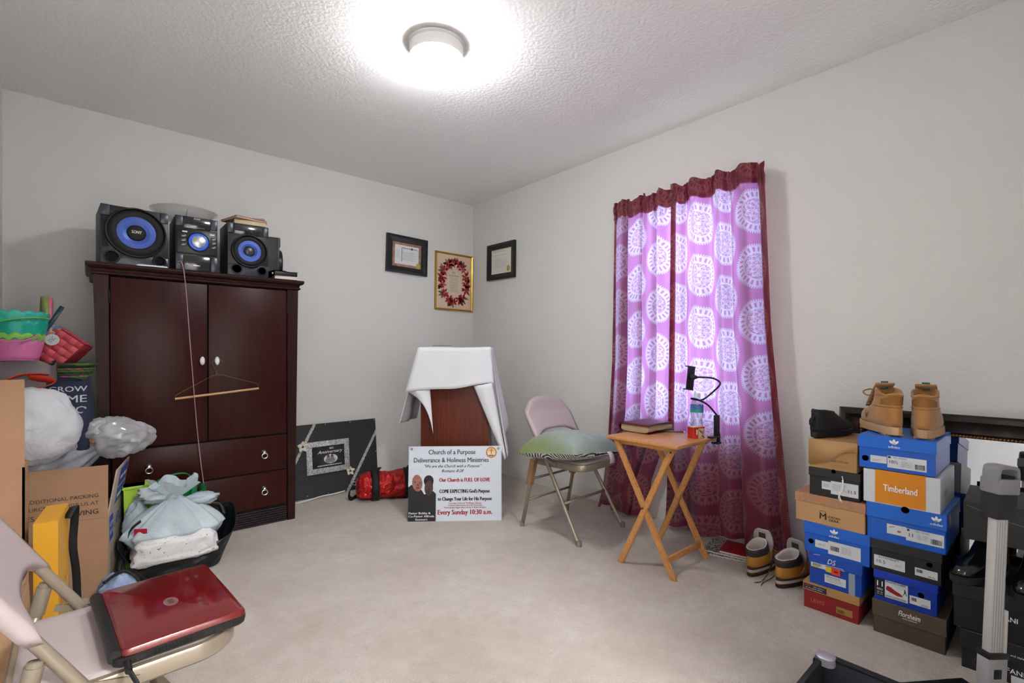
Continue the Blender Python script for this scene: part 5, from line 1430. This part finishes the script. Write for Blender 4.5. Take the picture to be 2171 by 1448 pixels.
fs_ = obj('flap', box(0, .005, .01, MD - .01, 0, .20), mat('card_white', '#b9a898', .7), mv, mtx=Matrix.Translation((MW1 - .005, 0, MH + .001)) @ Matrix.Rotation(R(9), 4, 'Y'))
m_cink = mat('card_ink', '#40352f', .7)
m_mblue = mat('print_blue', '#2d4f9c', .6)
for s, z, sz, b_ in (('FOR ADDITIONAL PACKING', .435, .022, 0), ('RESOURCES OR VISIT US AT', .403, .022, 0), ("LOWES.COM/MOVING", .366, .030, .0008)):
    cu_ = text(mv, s, sz, .155, z, m_cink, y=-.0014, align='RIGHT', bold=b_)
sm = Matrix.Translation((MW1 + .001, 0, 0)) @ Matrix.Rotation(R(90), 4, 'Z')
decal('blue_badge', [rect(.03, .115, .215, .325)], m_mblue, mv, 0, mtx=sm)
for i, s in enumerate(('ROOM', 'BOX')): text(mv, s, .030, .072, .285 - i * .035, m_white, y=-.0006, mtx=sm, width=.07)
text(mv, 'LARGE', .08, .24, .27, m_mblue, y=-.0004, mtx=sm, width=.22)
fm = Matrix.Translation((.0056, 0, 0)) @ Matrix.Rotation(R(90), 4, 'Z')
decal('blue_print', [rect(.12, .33, .02, .185)], m_mblue, fs_, 0, mtx=fm)
decal('white_print_line', [rect(.13, .32, .095, .100), rect(.15, .22, .13, .145), rect(.24, .31, .13, .145), rect(.15, .31, .045, .06)], m_white, fs_, -.0004, mtx=fm)

# ------------------------------------------------------------------ bags
def tied(name, label, c, r, mm, seed, zb, pleat=.16, k=11, knot=True, top=.10, lean=(0, 0), catn='bag', amp=.10, sq=1.0, knot_mat=None):
    """filled carrier bag: fat body, pleats running to a knot, ruffled mouth above it"""
    t = thing(name, label, catn, (c[0], c[1], zb))
    H = c[2] - zb
    def fn(u, v):
        a = 2 * pi * u
        if v < .68:
            s = v / .68; z = H * (1.02 * s)
            w = sin(min(1, s * 1.12 + .28) * pi * .5) if s < .45 else (1 - .93 * ((s - .45) / .55) ** 1.5)
            if s < .08: w *= .55 + .45 * s / .08
        else:
            s = (v - .68) / .32; z = H * 1.02 + top * s
            w = .07 + .42 * s ** .8
        pl = 1 + pleat * (.25 + (min(1, v / .68)) ** 2) * sin(k * a + seed + 1.6 * sin(2 * a + seed)) * (.55 + .45 * sin(3 * a + seed * 2))
        cc, ss = cos(a), sin(a)
        if sq < 1: cc, ss = math.copysign(abs(cc) ** sq, cc), math.copysign(abs(ss) ** sq, ss)
        nn = 1 + amp * nz((cc * 2, ss * 2, z * 8), 1.1, seed) + amp * .6 * nz((cc * 5, ss * 5, z * 18), 1.1, seed + 4)
        lx_, ly_ = lean[0] * (z / H) ** 2, lean[1] * (z / H) ** 2
        return (r[0] * w * pl * nn * cc + lx_, r[1] * w * pl * nn * ss + ly_, z + (.02 * sin(5 * a + seed) * s if v >= .68 else .008 * nn * (s > .02)))
    o = obj('bag_body', surf(fn, 96, 46, True, cap0=True), mm, t, True)
    if knot:
        obj('knot', blob((lean[0], lean[1], H * 1.03), (r[0] * .15, r[1] * .15, .022), seed + 2, .3, 3, 18), knot_mat or mm, t, True)
    return t
m_grey = mat_film('grey_film', '#85858c', '#a0a1a8', .2, .12)
m_whitef = mat_film('white_film', '#f6f8fb', '#eceff4', .35, .3)
m_clearf = mat_clear('frosted_film', '#f4f6f8', .14, .5, '#eef0f3', .15)
m_tealw = mat_film('aqua_white_film', '#d2dde0', '#bccfd6', .3, .3)
gb = thing('plastic_bag', 'grey plastic bag bulging out of the moving box', 'bag', (-.115, 2.965, .30))
def greyb(u, v):
    a = 2 * pi * u; t = v
    ax = Vector((-.17, -.03, .20)).lerp(Vector((.155, .02, .31)), t)
    rad = .165 * (1 - .80 * max(0, (t - .42) / .58) ** 1.2) * min(1, (t + .02) * 6) ** .5
    pl = 1 + .13 * t * sin(9 * a + 2 * sin(2 * a)) + .09 * nz((cos(a) * 2, sin(a) * 2, t * 4), 1.2, 4) + .05 * nz((cos(a) * 5, sin(a) * 5, t * 9), 1.2, 9)
    return (ax.x - .3 * rad * pl * sin(a) * .4, ax.y + rad * pl * cos(a) * .8, ax.z + rad * pl * sin(a))
obj('bag_body', surf(greyb, 60, 44, True, cap0=True, cap1=True), m_grey, gb, True)
obj('knot', blob((.165, .02, .317), (.035, .03, .028), 8, .35, 3, 22), mat_film('grey_film_dark', '#5c626d', '#7b7f88', .25, .1), gb, True)
obj('bag_ear', blob((.195, .015, .325), (.04, .014, .018), 3, .4, 3, 20), mat_film('grey_film_dark', '#5c626d', '#7b7f88', .25, .1), gb, True)
obj('orange_print', blob((.135, -.03, .348), (.022, .016, .016), 5, .3, 3, 14), mat('print_rust', '#b06a48', .5), gb, True)
wb = thing('trash_bag', 'stuffed white plastic bag on the grey bag behind the tall box', 'bag', (-.185, 2.86, .62))
obj('bag_body', blob((0, 0, .125), (.165, .16, .165), 12, .13, 1.5, 72, crease=.09), m_whitef, wb, True)
cb = thing('plastic_bag', 'frosted clear plastic bag spilling over the moving box edge', 'bag', (.115, 2.97, .555))
obj('bag_body', blob((.0, 0, .10), (.125, .095, .098), 23, .26, 1.7, 84, crease=.14), m_clearf, cb, True)
obj('bag_ear', blob((-.085, -.01, .135), (.07, .06, .06), 27, .3, 1.8, 48, crease=.15), m_clearf, cb, True)
# navy printed tote behind
nt = thing('printed_tote', 'navy tote bag printed with white words beside the armoire', 'bag', (-.105, 2.985, .60), R(-8))
m_nt = mat('navy_fabric', '#23283f', .8, bump=(160, .3, .002))
def tote(w, d, h, bulge=.03, seed=2):
    def fn(u, v):
        a = 2 * pi * u; c_, s_ = cos(a), sin(a)
        x = math.copysign(abs(c_) ** .45, c_) * w / 2; y = math.copysign(abs(s_) ** .6, s_) * d / 2
        b_ = bulge * sin(pi * min(1, v + .1)) * (1 + .6 * nz((x * 12, y * 12, v * 3), 1, seed))
        return (x * (1 + b_ * 2), y * (1 + b_ * 6), h * v + .012 * sin(3 * a + seed) * v)
    return surf(fn, 56, 20, True, cap0=True)
obj('tote_body', tote(.22, .12, .335, .04), m_nt, nt, True)
for s, x, z, sz in (('NK GROW', .02, .29, .034), ('Y HOME', .02, .245, .046), ('ISH - MO', .02, .195, .046), ('FEDE', .02, .15, .038)):
    def cv(me_o):
        for v in me_o.data.vertices:
            v.co.y = -.06 * (1 - min(.98, abs(v.co.x / .128)) ** 3) ** .5 * 1.36 - .002
    o_ = text(nt, s, sz, x - .01, z, mat('faded_white', '#b9bdc8', .7), bold=.0008, width=.19)
    cv(o_)
# red ribbon handles and grey lining bag
rbn = thing('gift_bag', 'grey gift bag with red ribbon handles behind the tall box', 'bag', (-.215, 3.0, .72), R(-8))
obj('bag_body', tote(.20, .12, .288, .03, 6), mat('grey_satin', '#6d6769', .45), rbn, True)
m_rr = mat('red_ribbon', '#c23018', .4)
obj('ribbon_handle', tube(cat([(-.09, -.075, .16), (-.05, -.085, .205), (.0, -.08, .235), (.05, -.075, .24), (.09, -.06, .235)], 6), 0, flat=(.028, .003)), m_rr, rbn, True)
obj('ribbon_handle', tube(cat([(-.10, -.088, .145), (-.02, -.10, .16), (.06, -.095, .18), (.11, -.085, .20), (.09, -.08, .215), (.03, -.07, .225)], 6), 0, flat=(.036, .003)), m_rr, rbn, True)
obj('ribbon_loop', tube(cat([(-.10, -.092, .15), (0.0, -.105, .145), (.09, -.10, .135), (.05, -.105, .16)], 6), 0, flat=(.03, .003)), m_rr, rbn, True)
# hamper carrying the baskets
hm = thing('laundry_hamper', 'black mesh laundry hamper in the corner left of the armoire', 'hamper', (-.168, 3.36, 0))
m_mesh = mat('black_mesh', '#141516', .7, bump=(180, .8, .004))
obj('hamper_body', lathe([(.0, 0), (.14, 0), (.15, .02), (.158, .5), (.16, .87), (.16, .884), (.0, .884)], 36), m_mesh, hm, 'auto')
for z in (.03, .46, .875): obj('hoop', tube([(.162 * cos(t), .162 * sin(t), z) for t in [2 * pi * i / 36 for i in range(36)]], .004, 6, closed=True), m_blkm, hm, True)
# green woven basket
def weave(name, c0, c1, c2):
    m = mat(name, c0, .6); g = N(m); b = g.n['Principled BSDF']; t = g.new('ShaderNodeTexCoord'); sp = g.new('ShaderNodeSeparateXYZ'); g.l.new(t.outputs['Object'], sp.inputs[0])
    f = g.m('FRACT', g.m('MULTIPLY', sp.outputs[2], 32.)); f2 = g.ramp(g.noise(26, 2, t.outputs['Object']), .5, .55)
    cc = g.mix(g.ramp(f, .35, .6), lin(c0), lin(c1)); cc = g.mix(g.m('MULTIPLY', f2, g.m('GREATER_THAN', f, .7)), cc, lin(c2))
    g.l.new(cc, b.inputs['Base Color']); return m
ZH = .9155
gk = thing('woven_basket', 'round green woven basket with a tall hoop handle', 'basket', (-.098, 3.155, ZH - .030))
def bask(r0, r1, h, rows=9, n=40, amp=.0035):
    bm = bmesh.new()
    def fn(u, v):
        a = 2 * pi * u; z = h * v; r = r0 + (r1 - r0) * v + amp * sin(n / 2 * a + pi * round(v * rows)) + .002 * sin(2 * pi * rows * v)
        return (r * cos(a), r * sin(a), z)
    surf(fn, n * 2, rows * 4, True, bm=bm, cap0=True); return bm
o = obj('basket_wall', bask(.085, .118, .110), weave('green_weave', '#2b3d1d', '#51692f', '#a8508a'), gk, True); solid(o, .006)
obj('rim', tube([(.121 * cos(t), .121 * sin(t), .111) for t in [2 * pi * i / 48 for i in range(48)]], .008, 8, closed=True), mat('green_rim', '#4b6331', .6, var=('#2b3a1c', 30, .4, .6)), gk, True)
obj('hoop_handle', tube([Vector((-.062 + .012 * cos(t), -.095 * cos(t), .10 + .33 * sin(t) ** .8)) for t in [pi * i / 28 for i in range(29)]], 0, flat=(.005, .024)), mat('olive_cane', '#7e8a4a', .45), gk, True)
# red square basket leaning in the green one
rk = thing('woven_basket', 'red woven square basket tipped over, with a round white tag', 'basket', (-.050, 3.11, ZH + .110), R(-6), rx=R(-8), ry=R(-50))
m_rw = mat('red_strip', '#b03a45', .45); m_rw2 = mat('red_strip_light', '#c4525c', .45)
for f in range(4):
    Mf = Matrix.Rotation(R(90 * f), 4, 'Z')
    for i in range(6):
        for j in range(5):
            x = -.075 + .03 * i if f % 2 == 0 else -.075 + .03 * i
            if i == 5: continue
            M = Mf @ Matrix.Translation((-.06 + .03 * i, -.0765 - (.002 if (i + j) % 2 else 0), .014 + .026 * j))
            if 'strip0' not in globals():
                strip0 = obj('strip', surf(lambda u, v: (-.0145 + .029 * u, -.004 * sin(pi * u), -.0125 + .025 * v), 4, 1), m_rw, rk, True, M)
                strip_b = strip0.data.copy(); strip_b.materials[0] = m_rw2
            else:
                c = strip0.copy(); COL.objects.link(c); c.parent = rk; c.matrix_local = M
                if (i + j) % 2: c.data = strip_b
bpart('basket_lining', -.074, .074, -.074, .074, .0, .132, mat('red_inner', '#8c2530', .6), rk, .004)
bpart('printed_band', -.079, .079, -.079, .079, .112, .150, mat('egg_print', '#3f7fb3', .45, var=('#d8a93e', 22, .5, .56)), rk, .003)
obj('strap_handle', tube([(-.03, -.084, .135), (.06, -.084, .150), (.16, -.084, .175)], 0, flat=(.003, .018)), mat('teal_strap', '#183a47', .4), rk, True)
tgd = lathe([(0, 0), (.026, 0), (.026, .001), (0, .001)], 24, mtx=Matrix.Translation((.02, -.086, .10)) @ FRONT); tg_ = obj('round_tag', tgd, m_label, rk)
decal('tag_print', lines(.005, .035, .106, .006, 3, .0018, 50, .2), m_ink, tg_, -.0875)
# pink handle basket
pk = thing('pink_pail', 'small pink pail with a pink hoop handle between the baskets', 'pail', (-.150, 3.29, ZH - .030))
m_pk = mat('pink_plastic', '#c4607c', .35)
obj('pail_wall', lathe([(0, 0), (.05, 0), (.052, .003), (.062, .085), (.064, .088), (.058, .086), (.05, .006), (0, .004)], 28), m_pk, pk, True)
obj('hoop_handle', tube([Vector((.0, -.06 * cos(t), .08 + .355 * sin(t) ** .8)) for t in [pi * i / 24 for i in range(25)]], 0, flat=(.004, .026)), m_pk, pk, True)
# scalloped bucket
sc_ = thing('scalloped_bucket', 'teal, lime and pink tiered plastic bucket with scalloped bands', 'bucket', (-.236, 2.975, 1.015), R(0), rx=R(-4)); sc_.scale = (.87, .87, .9)
def scal(r0, r1, z0, z1, n=14, amp=.012):
    def fn(u, v):
        a = 2 * pi * u; zt_ = z1 + amp * abs(sin(n * a / 2)) - amp
        return ((r0 + (r1 - r0) * v) * cos(a), (r0 + (r1 - r0) * v) * sin(a), z0 + (zt_ - z0) * v)
    return surf(fn, n * 8, 4, True)
m_teal = mat('teal_plastic', '#0f9c86', .35); m_lime = mat('lime_plastic', '#7eb347', .35); m_pinkp = mat('orchid_plastic', '#c46a9a', .35)
o = obj('pink_band', scal(.078, .098, .0, .10), m_pinkp, sc_, True); solid(o, .003)
o = obj('lime_band', scal(.085, .103, .06, .13), m_lime, sc_, True); solid(o, .003)
o = obj('teal_band', scal(.094, .113, .09, .195), m_teal, sc_, True); solid(o, .003)
o = obj('teal_band', scal(.103, .119, .15, .235), mat('teal_plastic_pale', '#2fa898', .35), sc_, True); solid(o, .003)
obj('bucket_bottom', lathe([(0, .004), (.08, .004), (.08, .001), (0, .001)], 28), m_pinkp, sc_, 'auto')
obj('bail_handle', tube(cat([(-.11, -.04, .14), (-.05, -.125, .09), (.03, -.118, .09), (.075, -.095, .12)], 8), 0, flat=(.014, .004)), m_pinkp, sc_, True)
obj('lime_handle', tube(cat([(-.10, -.07, .165), (-.02, -.118, .185), (.06, -.11, .20), (.115, -.05, .205)], 8), 0, flat=(.010, .004)), m_lime, sc_, True)

# ------------------------------------------------------------------ floor bags before the armoire
bt_ = thing('tote_bag', 'black nylon tote bag slumped in front of the armoire', 'bag', (.335, 2.86, 0), R(-4))
m_bny = mat('black_nylon', '#14161c', .42, bump=(9, .5, .04))
def btote(u, v):
    a = 2 * pi * u; c_, s_ = cos(a), sin(a)
    x = math.copysign(abs(c_) ** .6, c_) * (.165 + .055 * v); y = math.copysign(abs(s_) ** .7, s_) * (.125 + .035 * v)
    n_ = .022 * nz((x * 9, y * 9, v * 2), 1, 5) + .012 * nz((x * 22, y * 22, v * 4), 1, 9)
    z = .245 * v * (1 - .52 * (s_ < 0) * abs(s_) - .2 * (c_ < -.5)) + .012 * sin(4 * a) * v
    return (x * (1 + 2 * n_) + .02 * v * c_, y + n_ * 1.4, max(0.001, z))
o = obj('bag_body', surf(btote, 72, 26, True, cap0=True), m_bny, bt_, True); solid(o, .003)
obj('handle', tube(cat([(-.20, -.02, .14), (-.225, -.09, .12), (-.23, -.14, .06), (-.215, -.15, .02)], 6), 0, flat=(.02, .003)), m_bny, bt_, True)
obj('handle', tube(cat([(.10, .10, .20), (.13, .12, .26), (.18, .11, .25), (.20, .08, .20)], 6), 0, flat=(.022, .003)), m_bny, bt_, True)
gt = thing('green_tote', 'green fabric tote bag behind the tied white bag', 'bag', (.295, 3.118, 0), R(-2))
m_gr = mat('green_fabric', '#0f8a45', .7, bump=(120, .3, .002))
obj('tote_body', tote(.29, .13, .335, .02, 3), m_gr, gt, True)
obj('handle', tube(cat([(-.09, -.07, .31), (-.05, -.08, .385), (.03, -.07, .42), (.10, -.06, .41), (.115, -.06, .35), (.11, -.07, .30)], 6), 0, flat=(.034, .003)), m_gr, gt, True)
obj('gusset', surf(lambda u, v: (.145 + .03 * v + .01 * sin(14 * u), -.07 + .11 * u, .20 + .13 * v), 10, 6), m_gr, gt, True)
lm = thing('lime_bin', 'lime green plastic bin poking up beside the moving box', 'bin', (.178, 3.03, .0))
m_lm = mat('lime_bin_plastic', '#9cc43a', .4)
obj('bin_wall', frustum(-.045, .05, -.055, .07, -.04, .04, 0.001, .40), m_lm, lm)
obj('bin_fold', frustum(.02, .05, .028, .045, -.046, -.04, .30, .425), m_lm, lm)
obj('rim', box(-.06, .074, -.044, .044, .385, .40, .004), m_lm, lm, 'auto')
wt = tied('carrier_bag', 'white carrier bag tied in a knot on top of the black tote', (.315, 2.83, .345), (.195, .158), m_tealw, 5.4, .075, .17, 12, True, .075, amp=.09, sq=.75, lean=(.0, .02))
def sq_(c, e): return math.copysign(abs(c) ** e, c)
def parcel(u, v):
    a = 2 * pi * u; t = -pi / 2 + pi * v
    x, y, z = sq_(cos(t), .35) * sq_(cos(a), .35), sq_(cos(t), .35) * sq_(sin(a), .35), sq_(sin(t), .5)
    n_ = 1 + .07 * nz((x * 2, y * 2, z * 2), 1.4, 6) + .05 * nz((x * 5, y * 5, z * 4), 1.4, 2)
    return (-.01 + .160 * x * n_ * (1 - .10 * z), -.040 + .122 * y * n_, .078 + .066 * z * n_)
bm = surf(parcel, 64, 40, True); bmesh.ops.remove_doubles(bm, verts=bm.verts[:], dist=1e-5)
obj('dotted_parcel', bm, mat('dotted_paper', '#d0cfce', .5, var=('#5d5b5c', 110, .64, .69)), wt, True)
obj('red_print', surf(lambda u, v: (-.165 + .045 * u, -.098 - .03 * u + .018 * v, .13 + .055 * v), 4, 4), mat('bag_red', '#a3112f', .4), wt, True)
obj('black_print', tube(cat([(-.18, -.05, .10), (-.185, -.06, .15), (-.17, -.075, .19), (-.14, -.08, .215)], 5), 0, flat=(.02, .002)), mat('bag_black', '#26242a', .5), wt, True)
obj('bag_ear', blob((-.06, .03, .30), (.10, .04, .045), 31, .35, 3, 26, crease=.25), m_tealw, wt, True)
obj('bag_ear', blob((.10, .01, .25), (.085, .04, .035), 17, .35, 3, 26, crease=.25), m_tealw, wt, True)
w2 = thing('carrier_bag', 'small white carrier bag squeezed beside the lime bin', 'bag', (.172, 2.93, .075))
obj('bag_body', blob((0, 0, .14), (.06, .055, .135), 41, .2, 2.6, 36, crease=.2), m_tealw, w2, True)
# yellow gift bag and friends behind the near chair
yb = thing('gift_bag', 'yellow paper gift bag with a black ribbon behind the near chair', 'bag', (-.092, 2.17, 0), R(85))
m_yel = mat('yellow_paper', '#d39a22', .5)
bmq = frustum(-.10, .10, -.11, .11, -.028, .028, 0.001, .53)
obj('bag_body', bmq, m_yel, yb)
obj('ribbon', tube(cat([(.02, -.034, .50), (.05, -.05, .53), (.09, -.045, .47), (.10, -.04, .38), (.13, -.045, .28), (.15, -.05, .12), (.17, -.07, .01)], 6), 0, flat=(.022, .003)), m_strap, yb, True)
text(yb, 'US', .11, .0, .26, mat('pale_gold', '#e3bf74', .5), y=-.0312, bold=.002)
kb = thing('paper_bag', 'crumpled brown paper bag behind the near chair back', 'bag', (-.225, 1.93, 0), R(4))
obj('bag_body', tote(.19, .22, .44, .03, 8), mat('kraft_paper', '#a98664', .8, bump=(12, .7, .03)), kb, 'auto')
bb = thing('plastic_bag', 'pale blue plastic bag on the floor behind the near chair', 'bag', (.085, 2.42, 0))
obj('bag_body', blob((0, 0, .10), (.075, .09, .10), 61, .25, 2.8, 34, flat=.002, crease=.2), mat_film('blue_film', '#8fa3c9', '#c4d0e4', .2, .3), bb, True)
ck = cat([(.08, 2.26, .14), (.13, 2.30, .13), (.145, 2.38, .16), (.10, 2.40, .205), (.04, 2.34, .2)], 8)
tag(obj('black_cord', tube(ck, .006, 8), m_strap, None, True), 'black cord looping over the pale blue bag', 'cord')
